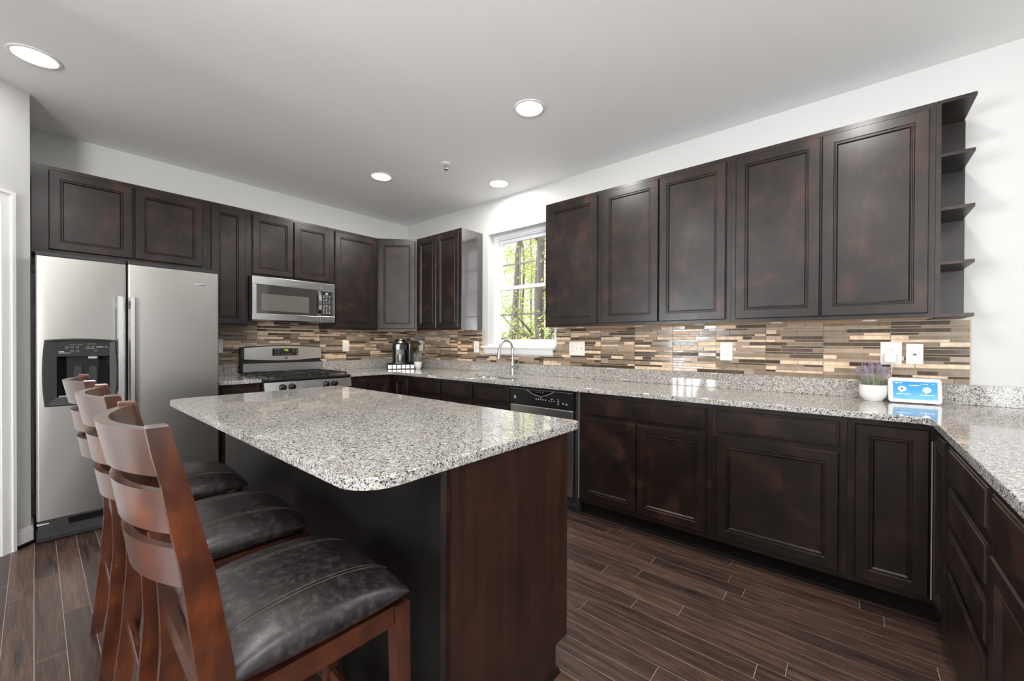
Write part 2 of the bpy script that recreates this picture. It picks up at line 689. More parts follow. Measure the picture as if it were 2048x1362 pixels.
# floor: real planks running along x
random.seed(11)
fl = MB()
cols = []
y = YF - .1
row = 0
y_off = -3.035 - .085 * 60
y = y_off
while y < .25:
    x = -.25 - random.random() * .9
    while x < XR + .2:
        L = random.uniform(.45, 1.9)
        xa, xb = max(x, -.25), min(x + L, XR + .2)
        if xb > xa + .02:
            g = .0010
            fl.add([(xa + g, y + g, 0), (xb - g, y + g, 0), (xb - g, y + .085 - g, 0), (xa + g, y + .085 - g, 0)], [(0, 1, 2, 3)], 0)
            cols.append((random.random(), random.random(), random.random()))
        x += L
    y += .085
    row += 1
nplank = len(fl.f)
fl.box(-.25, XR + .2, y_off, .25, -.08, -.0008, 1)
floor = fl.build('floor', [M_FLOOR, M_DUST])
ca = floor.data.color_attributes.new('rnd', 'FLOAT_COLOR', 'CORNER')
for p in floor.data.polygons:
    c = cols[p.index] if p.index < nplank else (0, 0, 0)
    for li in p.loop_indices:
        ca.data[li].color = (*c, 1)
struct(floor, 'dark brown narrow oak plank floor with pale seams')

b_ = MB().box(-.25, XR + .25, YF - .25, .25, HC, HC + .2)
struct(b_.build('ceiling', M_CEIL), 'plain white ceiling with recessed lamps')

# back wall (y = 0) with the kitchen window opening
WX0, WX1, WZ0, WZ1 = 1.44, 2.317, 1.19, 2.37
b_ = MB()
b_.box(-.2, WX0, 0, .2, 0, HC)
b_.box(WX1, XR + .2, 0, .2, 0, HC)
b_.box(WX0, WX1, 0, .2, 0, WZ0)
b_.box(WX0, WX1, 0, .2, WZ1, HC)
struct(b_.build('wall_back', M_WALL), 'white painted wall with the kitchen window')
b_ = MB().box(-.2, 0, -3.33, 0, 0, HC)
struct(b_.build('wall_left', M_WALL), 'white painted wall behind range and refrigerator')
# short return wall beside the refrigerator and the diagonal wall left of it
c45 = math.cos(R(45))
b_ = MB()
dx, dy = .595 + 1.6 * c45, -3.132 - 1.6 * c45
b_.prism([(-.0, -3.132), (.595, -3.132), (dx, dy), (dx - .14, dy - .14), (.53, -3.33), (0, -3.33)], 0, HC)
struct(b_.build('wall_corner', M_WALL), 'white wall turning diagonally beside the refrigerator')
def wall_with_openings(name, axis, pos, t, a0, a1, ops):
    b = MB()

    def bx(p0, p1, z0, z1):
        if p1 - p0 > 1e-4 and z1 - z0 > 1e-4:
            if axis == 'y':
                b.box(p0, p1, pos, pos + t, z0, z1)
            else:
                b.box(pos, pos + t, p0, p1, z0, z1)
    cur = a0
    for o0, o1, z0, z1 in ops:
        bx(cur, o0, 0, HC)
        bx(o0, o1, 0, z0)
        bx(o0, o1, z1, HC)
        cur = o1
    bx(cur, a1, 0, HC)
    return struct(b.build(name, M_WALL))


wall_with_openings('wall_front', 'y', YF - .2, .2, dx - .14, XR + .2, [(1.0 + dx - 1.73 - 0.02, 1.93, .05, 2.1), (6.1, 8.1, .6, 2.1)])
wall_with_openings('wall_right', 'x', XR, .2, YF, 0, [])
wall_with_openings('wall_side', 'x', dx - .14, .14, YF, dy, [(-7.0, -5.0, .6, 2.2)])
# grids in those openings (behind the camera, seen only as reflections)
def grid_frame(name, axis, pos, a0, a1, z0, z1, na, nz, label):
    b = MB()

    def bar(p0, p1, q0, q1):
        if axis == 'y':
            b.box(p0, p1, pos, pos + .05, q0, q1)
        else:
            b.box(pos, pos + .05, p0, p1, q0, q1)
    bar(a0, a0 + .06, z0, z1)
    bar(a1 - .06, a1, z0, z1)
    bar(a0 + .06, a1 - .06, z0, z0 + .07)
    bar(a0 + .06, a1 - .06, z1 - .06, z1)
    for k in range(1, na):
        c = a0 + (a1 - a0) * k / na
        w = .05 if 2 * k == na else .012
        bar(c - w, c + w, z0 + .07, z1 - .06)
    for k in range(1, nz):
        c = z0 + (z1 - z0) * k / nz
        bar(a0 + .06, a1 - .06, c - .012, c + .012)
    return struct(b.build(name, M_TRIM), label)


grid_frame('door_2', 'y', YF - .10, .98, 1.93, .05, 2.1, 3, 5, 'white glazed garden door behind the camera')
grid_frame('window_2', 'y', YF - .10, 6.1, 8.1, .6, 2.1, 4, 2, 'white gridded window behind the camera')
grid_frame('window_3', 'x', dx - .10, -7.0, -5.0, .6, 2.2, 4, 2, 'white gridded side window behind the camera')

# door casing and door on the diagonal wall, far left edge of the picture
def along(d, off=0):     # point on the diagonal wall face, off = out of the wall
    return (.595 + d * c45 + off * c45, -3.132 - d * c45 + off * c45)


def diag_box(d0, d1, o0, o1, z0, z1):
    return [(*along(d0, o0),), (*along(d1, o0),), (*along(d1, o1),), (*along(d0, o1),)]


b_ = MB()
CT = 2.02
b_.prism(diag_box(.105, .165, .0005, .018, 0, 0), 0, CT + .06)
b_.prism(diag_box(.1, .118, .0005, .026, 0, 0), 0, CT + .068)
b_.prism(diag_box(.165, 1.0, .0005, .018, 0, 0), CT, CT + .06)
b_.prism(diag_box(.118, 1.06, .0005, .026, 0, 0), CT + .05, CT + .068)
b_.prism(diag_box(1.0, 1.06, .0005, .018, 0, 0), 0, CT + .05)
struct(b_.build('trim_1', M_TRIM), 'white moulded casing of a door at the left edge')
b_ = MB()
b_.prism(diag_box(.17, .995, .0005, .008, 0, 0), .01, CT - .005)
struct(b_.build('door_1', M_TRIM), 'white interior door at the left edge')
# baseboards
b_ = MB()
b_.prism(diag_box(-.0, .098, .0005, .012, 0, 0), 0, .085)
b_.prism(diag_box(-.0, .098, .0005, .008, 0, 0), .085, .102)
b_.box(.40, .598, -3.1315, -3.122, 0, .085)
b_.box(.40, .598, -3.1315, -3.126, .085, .102)
struct(b_.build('baseboard_left', M_TRIM), 'white baseboard beside the refrigerator')
b_ = MB().prism(diag_box(-.0, .098, .0125, .026, 0, 0), 0, .018)
struct(b_.build('trim_2', M_KICK), 'dark shoe moulding under the white baseboard')
b_ = MB().box(5.70, XR - .01, -.014, -.0005, 0, .1)
struct(b_.build('baseboard_back', M_TRIM))

# ------------------------------------------------------------------ kitchen window
M_MUNT = simple('backlit_shade_grid', (.20, .22, .22), .5)  # white grid coloured grey to hold its backlit shade
win = struct(MB().build('window_1', M_VINYL), 'white double hung window with gridded panes above the sink')
yy = .10


def frame_rect(b, x0, x1, z0, z1, w, y0, y1):
    b.box(x0, x0 + w, y0, y1, z0, z1)
    b.box(x1 - w, x1, y0, y1, z0, z1)
    b.box(x0 + w, x1 - w, y0, y1, z0, z0 + w)
    b.box(x0 + w, x1 - w, y0, y1, z1 - w, z1)


b_ = MB()
frame_rect(b_, WX0 + .001, WX1 - .001, WZ0 + .02, WZ1 - .001, .038, .085, .165)
frame_rect(b_, WX0 + .039, WX1 - .039, WZ0 + .058, WZ1 - .039, .012, .10, .16)
b_.build('window_frame', M_VINYL, win)


def sash(z0, z1, y0, name):
    b = MB()
    x0, x1 = WX0 + .052, WX1 - .052
    w = .036
    frame_rect(b, x0, x1, z0, z1, w, y0, y0 + .028)
    o = b.build(name, M_VINYL, win)
    b = MB()
    for k in (1, 2):
        c = x0 + w + (x1 - x0 - 2 * w) * k / 3
        b.box(c - .006, c + .006, y0 + .008, y0 + .02, z0 + w, z1 - w)
    c = (z0 + z1) / 2
    b.box(x0 + w, x1 - w, y0 + .0085, y0 + .0195, c - .006, c + .006)
    b.build('muntin_grid', M_MUNT, o)
    g = MB().box(x0 + w - .004, x1 - w + .004, y0 + .0125, y0 + .0155, z0 + w - .004, z1 - w + .004)
    g.build('window_pane', M_GLASS, o)
    return o


sash(WZ0 + .03, 1.815, .095, 'lower_sash')
sash(1.782, WZ1 - .052, .128, 'upper_sash')
b_ = MB()
b_.box(WX0 - .075, WX1 + .0, -.035, .0, WZ0 - .022, WZ0, bev=.004)
b_.box(WX0 + .001, WX1 - .001, .0, .16, WZ0 - .0, WZ0 + .02)
b_.prism([(-.0005, WZ0 - .023), (-.024, WZ0 - .023), (-.020, WZ0 - .05), (-.012, WZ0 - .08), (-.0005, WZ0 - .085)], WX0 - .04, WX1 - .03, axis='x')
b_.build('window_sill', M_TRIM, win)

# ------------------------------------------------------------------ cabinet doors and cabinets (local frame: front faces -y)
def panel_front(x0, x1, z0, z1, yb, style='door', t=.019, name='door', parent=None, mat=None):
    b = MB()
    if style == 'door':
        prof = [(0, t), (0, .005), (.004, 0), (.050, 0), (.053, .0045), (.0565, .0045), (.0595, .0018), (.063, .0018), (.069, .0105)]
    else:
        prof = [(0, t), (0, .006), (.0025, .0035), (.009, .0035), (.011, 0), (.0125, 0)]
    rg = []
    for i, d in prof:
        y_ = yb - t + d
        rg.append([(x0 + i, y_, z0 + i), (x1 - i, y_, z0 + i), (x1 - i, y_, z1 - i), (x0 + i, y_, z1 - i)])
    b.rings(rg)
    b.add(rg[0], [(3, 2, 1, 0)])
    return b.build(name, mat or M_ESP, parent)


def base_carcass(W_, D, z1, root, toe=True, mat=None, left=True, right=True):
    mat = mat or M_ESP
    b = MB()
    e = .0008
    b.box(e, .018, -D + .019, -.004, .10, z1)
    b.box(W_ - .018, W_ - e, -D + .019, -.004, .10, z1)
    b.box(.018, W_ - .018, -D + .019, -.012, .10, .118)
    b.box(.018, W_ - .018, -.012, -.004, .10, z1)
    b.box(e, W_ - e, -D, -D + .019, .10, z1)
    b.build('carcass', mat, root)
    if toe:
        MB().box(e, W_ - e, -D + .06, -D + .075, .001, .0995).build('toe_kick', M_KICK, root)
        MB().prism([(-D + .059, .001), (-D + .046, .001), (-D + .049, .010), (-D + .055, .017), (-D + .059, .018)], e, W_ - e, axis='x').build('shoe_moulding', M_KICK, root)


def cabinet(name, label, W_, D, z0, z1, loc, rz=0, doors=(), drawers=(), base=False, group=None, cat='cabinet', maple=True):
    root = thing(name, label, cat, (loc[0], loc[1], 0), rz, group)
    if base:
        base_carcass(W_, D, z1, root)
    else:
        e = .0006
        b = MB().box(e, W_ - e, -D, -.002, z0 + .004, z1)
        b.box(e, W_ - e, -D, -D + .019, z0, z0 + .004)
        b.build('carcass', M_ESP, root)
        if maple:
            MB().box(.002, W_ - .002, -D + .02, -.003, z0 + .0005, z0 + .0036).build('bottom_panel', M_MAPLE, root)
    for d in doors:
        panel_front(*d, -D - .0005, 'door', parent=root, name='door')
    for d in drawers:
        panel_front(*d, -D - .0005, 'drawer', parent=root, name='drawer')
    return root


ZT, ZB = 2.397, 1.357
DU = .305
BD = .61
ZK = .883   # top of base cabinets, just under the slab
# ---- left wall uppers (rotate +90: local x -> world y)
LW = PI / 2


def left_cab(name, label, ya, yb, z0, doors, D=DU, x=0.0, **kw):
    ds = [(a - ya, b - ya, c, d) for a, b, c, d in doors]
    return cabinet(name, label, yb - ya, D, z0, ZT, (x, ya), LW, ds, **kw)


left_cab('wall_cabinet', 'two-door dark wood wall cabinet over the refrigerator', -3.128, -2.19, 1.812,
         [(-3.054, -2.643, 1.84, 2.368), (-2.633, -2.221, 1.84, 2.368)], maple=False)
left_cab('wall_cabinet', 'narrow dark wood wall cabinet between refrigerator cabinet and microwave', -2.19, -1.893, ZB,
         [(-2.166, -1.918, 1.378, 2.372)])
left_cab('wall_cabinet', 'short two-door dark wood cabinet directly above the microwave', -1.893, -1.135, 1.812,
         [(-1.862, -1.519, 1.836, 2.370), (-1.511, -1.166, 1.836, 2.370)])
left_cab('wall_cabinet', 'tall one-door dark wood wall cabinet just right of the microwave', -1.135, -.6145, ZB,
         [(-1.111, -.630, 1.378, 2.372)])
# ---- diagonal corner cabinet
dc = thing('corner_wall_cabinet', 'dark wood wall cabinet with one door set diagonally across the corner', 'cabinet')
b_ = MB().prism([(.002, -.002), (.002, -.6135), (.305, -.6135), (.6135, -.305), (.6135, -.002)], ZB + .004, ZT)
b_.build('carcass', M_ESP, dc)
MB().prism([(.004, -.004), (.004, -.61), (.30, -.61), (.61, -.30), (.61, -.004)], ZB + .0005, ZB + .0036).build('bottom_panel', M_MAPLE, dc)
dd = panel_front(-.198, .198, 1.378, 2.372, -.0008, 'door', parent=dc, name='door')
dd.location = (.45925, -.45925, 0)
dd.rotation_euler = (0, 0, R(45))
# ---- right wall uppers
def right_cab(name, label, xa, xb, z0, doors, **kw):
    ds = [(a - xa, b - xa, c, d) for a, b, c, d in doors]
    return cabinet(name, label, xb - xa, DU, z0, ZT, (xa, 0), 0, ds, **kw)


rc_ = right_cab('wall_cabinet', 'two-door dark wood wall cabinet left of the window', .6145, 1.358, ZB,
          [(.645, .972, 1.378, 2.374), (.982, 1.326, 1.378, 2.374)])
M_SIDEGLOSS = simple('boosted_gloss_side', (.020, .013, .011), .3, coat=1.0)  # extra glossy sheet added so this side mirrors the bright window
M_SIDEGLOSS.node_tree.nodes['Principled BSDF'].inputs['Coat IOR'].default_value = 2.1
M_SIDEGLOSS.node_tree.nodes['Principled BSDF'].inputs['Coat Roughness'].default_value = .14
MB().box(.7431, .7455, -DU, -.002, ZB, ZT).build('side_gloss_sheet', M_SIDEGLOSS, rc_)
right_cab('wall_cabinet', 'one-door dark wood wall cabinet just right of the window', 2.407, 2.926, ZB,
          [(2.436, 2.901, 1.378, 2.368)])
right_cab('wall_cabinet', 'two-door dark wood wall cabinet in the middle of the right hand run', 2.926, 3.825, ZB,
          [(2.951, 3.373, 1.378, 2.368), (3.380, 3.798, 1.378, 2.368)])
right_cab('wall_cabinet', 'two-door dark wood wall cabinet next to the open end shelves', 3.825, 4.711, ZB,
          [(3.853, 4.268, 1.378, 2.366), (4.275, 4.688, 1.378, 2.366)])
# ---- open shelf unit at the end
su = thing('open_shelf_unit', 'dark wood open end shelves with five boards closing the cabinet run', 'shelf', (4.7115, 0, 0))
MB().box(.0, .018, -DU, -.002, ZB, ZT).build('side_panel', M_ESP, su)
MB().box(.0185, .136, -.018, -.002, ZB + .018, ZT - .016).build('back_panel', M_ESP, su)
for zt in (ZT, 2.140, 1.883, 1.624, 1.374):
    y1 = -.002 if zt in (ZT, 1.374) else -.0185
    MB().box(.0185, .128 if zt != ZT else .132, -DU - .002, y1, zt - .016, zt, bev=.001).build('shelf_board', M_ESP, su)
# puck lights and bottoms under the wall cabinets
MP = simple('puck_light_white', (.8, .8, .78), .4)
for x_, y_ in ((2.66, -.16), (3.17, -.16), (3.60, -.16), (4.05, -.16), (4.48, -.16), (.95, -.16), (1.2, -.16), (.13, -.85), (.30, -.30)):
    o = MB().lathe([(0, 0), (.026, 0), (.030, .0015), (.031, .0065), (0, .0065)], (x_, y_, ZB - .0062), 20).build('puck_light', MP, smooth=True)
    near = {2.66: 'first one right of the window', 3.17: 'second one right of the window', 3.60: 'third one right of the window',
            4.05: 'fourth one right of the window', 4.48: 'last one before the open shelves', .95: 'left one of the pair left of the window',
            1.2: 'nearest the window on its left side', .13: 'right of the range', .30: 'above the coffee maker'}[x_]
    tag(o, 'small white round light under the cabinets, ' + near, 'light', 'puck lights under the wall cabinets')
    add_light('puck_glow', 'SPOT', (x_, y_, ZB - .008), 1.6, (1, .72, .42), rot=(0, 0, 0), spot_size=R(150), spot_blend=.6, shadow_soft_size=.02)

# ------------------------------------------------------------------ base cabinets
# left wall
def left_base(name, label, ya, yb, doors=(), drawers=(), **kw):
    f_ = lambda q: [(a - ya, b - ya, c, d) for a, b, c, d in q]
    return cabinet(name, label, yb - ya, BD, 0, ZK, (0, ya), LW, f_(doors), f_(drawers), base=True, **kw)


left_base('base_cabinet', 'narrow dark base cabinet between refrigerator and range', -2.19, -1.893,
          [(-2.170, -1.915, .13, .703)], [(-2.170, -1.928, .728, .853)])
left_base('base_cabinet', 'narrow dark drawer cabinet just right of the range', -1.128, -.917,
          [], [(-1.118, -.940, .728, .853), (-1.118, -.940, .433, .703), (-1.118, -.940, .13, .408)])
# left corner cabinet (L-shaped)
cc = thing('corner_base_cabinet', 'dark corner base cabinet with two doors meeting at the inner corner under the coffee maker', 'cabinet')
b_ = MB()
b_.box(.004, .018, -.915, -.004, .10, ZK)
b_.box(.018, .905, -.018, -.004, .10, ZK)
b_.box(.018, .591, -.9155, -.899, .10, ZK)
b_.box(.889, .9055, -.591, -.018, .10, ZK)
b_.box(.018, .591, -.899, -.018, .10, .118)
b_.box(.591, .889, -.591, -.018, .10, .118)
b_.box(.591, .610, -.9155, -.61, .10, ZK)
b_.box(.591, .9055, -.61, -.591, .10, ZK)
b_.build('carcass', M_ESP, cc)
b_ = MB().box(.535, .55, -.9155, -.55, .001, .0995)
b_.box(.55, .9055, -.55, -.535, .001, .0995)
b_.build('toe_kick', M_KICK, cc)
d1 = panel_front(0, .232, .12, .853, 0, 'door', parent=cc)
d1.location = (.6105, -.895, 0)
d1.rotation_euler = (0, 0, PI / 2)
d1 = panel_front(0, .246, .12, .853, 0, 'door', parent=cc)
d1.location = (.640, -.6105, 0)


def right_base(name, label, xa, xb, doors=(), drawers=(), **kw):
    f_ = lambda q: [(a - xa, b - xa, c, d) for a, b, c, d in q]
    return cabinet(name, label, xb - xa, BD, 0, ZK, (xa, 0), 0, f_(doors), f_(drawers), base=True, **kw)


right_base('base_cabinet', 'dark base cabinet between the left corner and the sink cabinet', .9065, 1.42,
           [(.925, 1.400, .13, .700)], [(.925, 1.400, .733, .853)])
right_base('sink_cabinet', 'dark base cabinet under the sink with two false drawer fronts', 1.42, 2.286,
           [(1.444, 1.840, .13, .700), (1.895, 2.275, .13, .700)], [(1.444, 1.840, .733, .853), (1.895, 2.275, .733, .853)])
right_base('base_cabinet', 'dark base cabinet with one wide drawer over two doors, right of the dishwasher', 2.925, 3.797,
           [(2.937, 3.347, .132, .703), (3.355, 3.770, .132, .703)], [(2.937, 3.770, .728, .855)])
right_base('base_cabinet', 'dark base cabinet with one wide door under one drawer, left of the peninsula corner', 3.797, 4.392,
           [(3.823, 4.363, .132, .703)], [(3.823, 4.363, .728, .853)])
# peninsula corner cabinet: L-shaped
XP = 4.697
pc = thing('corner_base_cabinet', 'dark corner base cabinet with two full-height doors where the peninsula begins', 'cabinet')
b_ = MB()
b_.box(4.3928, 4.408, -.591, -.018, .10, ZK)
b_.box(4.3928, 5.30, -.018, -.004, .10, ZK)
b_.box(5.29, 5.305, -.94, -.018, .10, ZK)
b_.box(4.716, 5.29, -.94, -.924, .10, ZK)
b_.box(4.408, 5.29, -.591, -.018, .10, .118)
b_.box(4.716, 5.29, -.924, -.591, .10, .118)
b_.box(4.3928, 4.716, -.61, -.591, .10, ZK)
b_.box(4.697, 4.716, -.94, -.61, .10, ZK)
b_.build('carcass', M_ESP, pc)
b_ = MB().box(4.3928, 4.772, -.55, -.535, .001, .0995)
b_.box(4.757, 4.772, -.94, -.55, .001, .0995)
b_.build('toe_kick', M_KICK, pc)
d1 = panel_front(0, .245, .128, .853, 0, 'door', parent=pc)
d1.location = (4.421, -.6105, 0)
d1 = panel_front(0, .255, .128, .853, 0, 'door', parent=pc)
d1.location = (4.6965, -.640, 0)
d1.rotation_euler = (0, 0, -PI / 2)
MB().box(4.6705, 4.6745, -.6395, -.6375, .13, .81).build('door_edge_strip', simple('worn_pale_edge', (.26, .24, .20), .7), pc)


def pen_base(name, label, ya, yb, doors=(), drawers=(), **kw):   # ya > yb, front towards -x
    f_ = lambda q: [(ya - a, ya - b, c, d) for a, b, c, d in q]
    return cabinet(name, label, ya - yb, BD, 0, ZK, (XP + BD, ya), -PI / 2, f_(doors), f_(drawers), base=True, **kw)


pen_base('drawer_cabinet', 'dark four-drawer base cabinet in the peninsula beside the corner doors', -.941, -1.528, (),
         [(-.960, -1.505, .733, .852), (-.960, -1.505, .583, .704), (-.960, -1.505, .428, .553), (-.960, -1.505, .130, .400)])
pen_base('base_cabinet', 'dark peninsula base cabinet with one drawer over a door, nearest the camera', -1.528, -2.15,
         [(-1.545, -2.13, .132, .690)], [(-1.549, -2.13, .728, .850)])
pen_base('base_cabinet', 'dark base cabinet at the free end of the peninsula', -2.15, -2.85,
         [(-2.17, -2.49, .132, .690), (-2.50, -2.83, .132, .690)], [(-2.17, -2.83, .728, .850)])

# ------------------------------------------------------------------ worktops
SX0, SX1, SY0, SY1 = 1.55, 2.19, -.555, -.175
outer = [(.0015, -1.1275), (.65, -1.1275), (.65, -.67), (4.665, -.67), (4.665, -2.88), (5.66, -2.88), (5.66, -.0015), (.0015, -.0015)]
outer = fillet(outer, [0, .006, .05, .035, .03, .03, 0, 0])
# sink opening with the classic D shape front
hole = round_rect(SX0, SX1, SY0, SY1, .09, 8)
wt = slab('granite_worktop', outer, [hole], .884, .914, M_GRAN)
tag(wt, 'long speckled grey granite worktop running along the wall and out over the peninsula', 'worktop')
wt = slab('granite_worktop', fillet([(.0015, -2.19), (.65, -2.19), (.65, -1.8945), (.0015, -1.8945)], [0, 0, .004, 0]), [], .884, .914, M_GRAN)
tag(wt, 'small piece of grey granite worktop between refrigerator and range', 'worktop')
b_ = MB().box(.0015, .0205, -1.1275, -.0015, .9145, HG, bev=.0015)
tag(b_.build('granite_upstand', M_GRAN), 'low granite upstand on the left wall right of the range', 'upstand')
b_ = MB().box(.0015, .0205, -2.30, -1.8945, .9145, HG, bev=.0015)
tag(b_.build('granite_upstand', M_GRAN), 'short granite upstand between refrigerator and range', 'upstand')
b_ = MB().box(.021, 5.66, -.0205, -.0015, .9145, HG, bev=.0015)
tag(b_.build('granite_upstand', M_GRAN), 'long low granite upstand along the window wall', 'upstand')

# sink and tap
b_ = MB()
zt, zb = .8835, .70
rr_ = [round_rect(SX0 - .025, SX1 + .025, SY0 - .02, SY1 + .025, .10, 8), round_rect(SX0 - .004, SX1 + .004, SY0 - .004, SY1 + .004, .09, 8),
       round_rect(SX0 + .004, SX1 - .004, SY0 + .004, SY1 - .004, .085, 8), round_rect(SX0 + .03, SX1 - .03, SY0 + .03, SY1 - .03, .06, 8)]
zs = (zt, zt, zb + .03, zb)
b_.rings([[(a, b2, z_) for a, b2 in q] for q, z_ in zip(rr_, zs)])
sk = thing('kitchen_sink', 'stainless steel sink set under the granite below the window', 'sink')
b_.build('basin', M_STEEL_L, sk, smooth=True)
MB().lathe([(0, .002), (.03, .002), (.042, .004), (.044, .0005)], (1.87, -.33, zb), 24).build('drain', M_CHROME, sk, smooth=True)
fa = thing('kitchen_faucet', 'brushed nickel pull-down faucet with a high arc behind the sink', 'faucet', (1.862, -.09, .9145), R(-14))
MB().lathe([(.026, 0), (.026, .006), (.021, .012), (.0195, .05), (.020, .09), (.0175, .14), (.0125, .155), (.012, .16), (0, .16)], (0, 0, 0), 24).build('faucet_body', M_NICK, fa, smooth=True)
pts = [(0, 0, .155), (0, 0, .25)]
for k in range(1, 15):
    t = PI * k / 15 * .94
    pts.append((0, -.075 + .075 * math.cos(t), .25 + .080 * math.sin(t)))
pts.append((0, -.156, .235))
MB().tube(pts, [.0118] * len(pts), 14).build('spout', M_NICK, fa, smooth=True)
MB().tube([(0, -.1555, .243), (0, -.160, .215), (0, -.164, .175), (0, -.167, .155)], [.0128, .0155, .021, .020], 18).build('spray_head', M_NICK, fa, smooth=True)
b_ = MB().tube([(.012, 0, .072), (.075, 0, .074), (.090, 0, .078)], [.0165, .018, .012], 14)
b_.tube([(.083, 0, .080), (.094, -.004, .105), (.108, -.008, .140)], [.007, .0065, .0055], 10)
b_.build('lever_handle', M_NICK, fa, smooth=True)

# ------------------------------------------------------------------ mosaic backsplash
def mosaic(L0, L1, zlo, zhi, blocked, seed, plane):
    random.seed(seed)
    b = MB()
    z = zlo + .002
    tall = True
    while z < zhi - .004:
        h = .0225 if tall else .0124
        z1_ = min(z + h, zhi)
        segs = [(L0, L1)]
        for b0, b1, bz0, bz1 in blocked:
            if z1_ > bz0 and z < bz1:
                ns = []
                for s0, s1 in segs:
                    if b1 <= s0 or b0 >= s1:
                        ns.append((s0, s1))
                    else:
                        if b0 - s0 > .01:
                            ns.append((s0, b0))
                        if s1 - b1 > .01:
                            ns.append((b1, s1))
                segs = ns
        # tiles laid in sheets of 0.30 m, two to four tiles a row
        x = math.floor(L0 / .30) * .30 + .073
        x -= .30
        while x < L1:
            n = random.choice((2, 2, 3, 3)) if tall else random.choice((2, 2, 3))
            cuts = sorted(random.uniform(.16, .84) for _ in range(n - 1))
            ok = all(q - p > .14 for p, q in zip([0] + cuts, cuts + [1]))
            if not ok:
                cuts = [random.uniform(.3, .7)]
            ed = [0] + cuts + [1]
            for p, q in zip(ed, ed[1:]):
                m_ = random.choices((0, 1, 2, 3), (27, 28, 24, 21) if tall else (33, 27, 22, 18))[0]
                xa, xb = x + p * .30 + .001, x + q * .30 - .001
                tx, tz = random.gauss(0, .022), random.gauss(0, .035)
                for s0, s1 in segs:
                    a, c = max(xa, s0), min(xb, s1)
                    if c - a < .004:
                        continue
                    yb, yf = -.0025, -.0085
                    e = .0008
                    pts = []
                    for (u_, w_) in ((a, z), (c, z), (c, z1_), (a, z1_)):
                        pts.append((u_, yb, w_))
                    for (u_, w_) in ((a + e, z + e), (c - e, z + e), (c - e, z1_ - e), (a + e, z1_ - e)):
                        dy = tx * (u_ - (a + c) / 2) * .35 + tz * (w_ - (z + z1_) / 2)
                        pts.append((u_, yf + (dy if m_ != 3 else 0), w_))
                    if plane == 'left':
                        pts = [(-p_[1], p_[0], p_[2]) for p_ in pts]
                    b.add(pts, [(4, 5, 6, 7), (0, 1, 5, 4), (1, 2, 6, 5), (2, 3, 7, 6), (3, 0, 4, 7)], m_)
            x += .30
        z = z1_ + .002
        tall = not tall
    return b


b_ = mosaic(.006, 4.877, HG, 1.356, [(1.401, 2.285, 1.100, 2), (2.2, 2.3205, 1.165, 2), (1.36, 1.42, 1.162, 2)], 5, 'back')
b_.box(.0055, 1.400, -.0024, -.0006, HG + .0005, 1.356, 4)
b_.box(1.400, 2.286, -.0024, -.0006, HG + .0005, 1.098, 4)
b_.box(2.321, 4.878, -.0024, -.0006, HG + .0005, 1.356, 4)
b_.box(2.286, 2.321, -.0024, -.0006, HG + .0005, 1.164, 4)
o = b_.build('tile_backsplash', T_MATS + [M_GROUT])
tag(o, 'brown and cream glass and stone mosaic backsplash on the window wall', 'backsplash')
b_ = mosaic(-2.32, -.0095, HG, 1.356, [], 9, 'left')
random.seed(4)
b2 = mosaic(-1.892, -1.130, .93, HG - .002, [], 21, 'left')
b3 = mosaic(-1.892, -1.136, 1.359, 1.424, [], 22, 'left')
for q in (b2, b3):
    off = len(b_.v)
    b_.v += q.v
    b_.f += [tuple(i + off for i in f) for f in q.f]
    b_.m += q.m
b_.box(.0006, .0024, -2.32, -.004, HG + .0005, 1.356, 4)
b_.box(.0006, .0024, -1.8935, -1.129, .93, HG + .0005, 4)
b_.box(.0006, .0024, -1.892, -1.136, 1.356, 1.424, 4)
o = b_.build('tile_backsplash', T_MATS + [M_GROUT])
tag(o, 'brown and cream mosaic backsplash on the range wall', 'backsplash')

# ------------------------------------------------------------------ wall plates
def plate(label, kind, x, z, w=.078, h=.125, wall='back', gangs=1, name='wall_outlet', cat='outlet'):
    rz = 0 if wall == 'back' else PI / 2
    loc = (x, -.0095, z) if wall == 'back' else (.0095, x, z)
    t = thing(name, label, cat, loc, rz)
    MB().box(-w / 2, w / 2, -.006, 0, -h / 2, h / 2, bev=.003).build('cover_plate', M_WPL, t)
    cs = [(-(gangs - 1) / 2 + k) * .047 for k in range(gangs)]
    for k, c in enumerate(cs):
        kd = kind[k] if isinstance(kind, (list, tuple)) else kind
        if kd == 'duplex':
            for dz in (.020, -.020):
                r_ = MB().prism([(c + a, dz + b2) for a, b2 in round_rect(-.017, .017, -.0135, .0135, .010, 5)], -.0085, -.0061, axis='y').build('receptacle', M_WPL, t)
                s_ = MB().box(c - .0075, c - .0055, -.0089, -.0084, dz + .000, dz + .008)
                s_.box(c + .0055, c + .0075, -.0089, -.0084, dz + .000, dz + .007)
                s_.lathe([(0, .0084), (.0025, .0084), (.0025, .0089), (0, .0089)], (c, 0, dz - .007), 10, axis='y')
                s_.build('slots', M_DARKSLOT, r_)
        elif kd == 'switch':
            MB().box(c - .005, c + .005, -.0066, -.006, -.0115, .0115).build('switch_slot', M_GREYP, t)
            MB().prism([(-.006, -.004), (-.016, .004), (-.016, .009), (-.006, .005)], c - .004, c + .004, axis='x').build('toggle', M_WPL, t)
        elif kd == 'jack':
            MB().box(c - .009, c + .009, -.0068, -.006, -.010, .006).build('jack_frame', M_GREYP, t)
            MB().box(c - .0055, c + .0055, -.0073, -.0068, -.007, .001).build('jack_hole', M_DARKSLOT, t)
    if kind != 'duplex':
        for dz in ((h / 2 - .014), -(h / 2 - .014)):
            MB().lathe([(0, .0058), (.0026, .0058), (.0026, .0068), (0, .0068)], (cs[0], 0, dz), 10, axis='y').build('screw', M_GREYP, t)
    return t


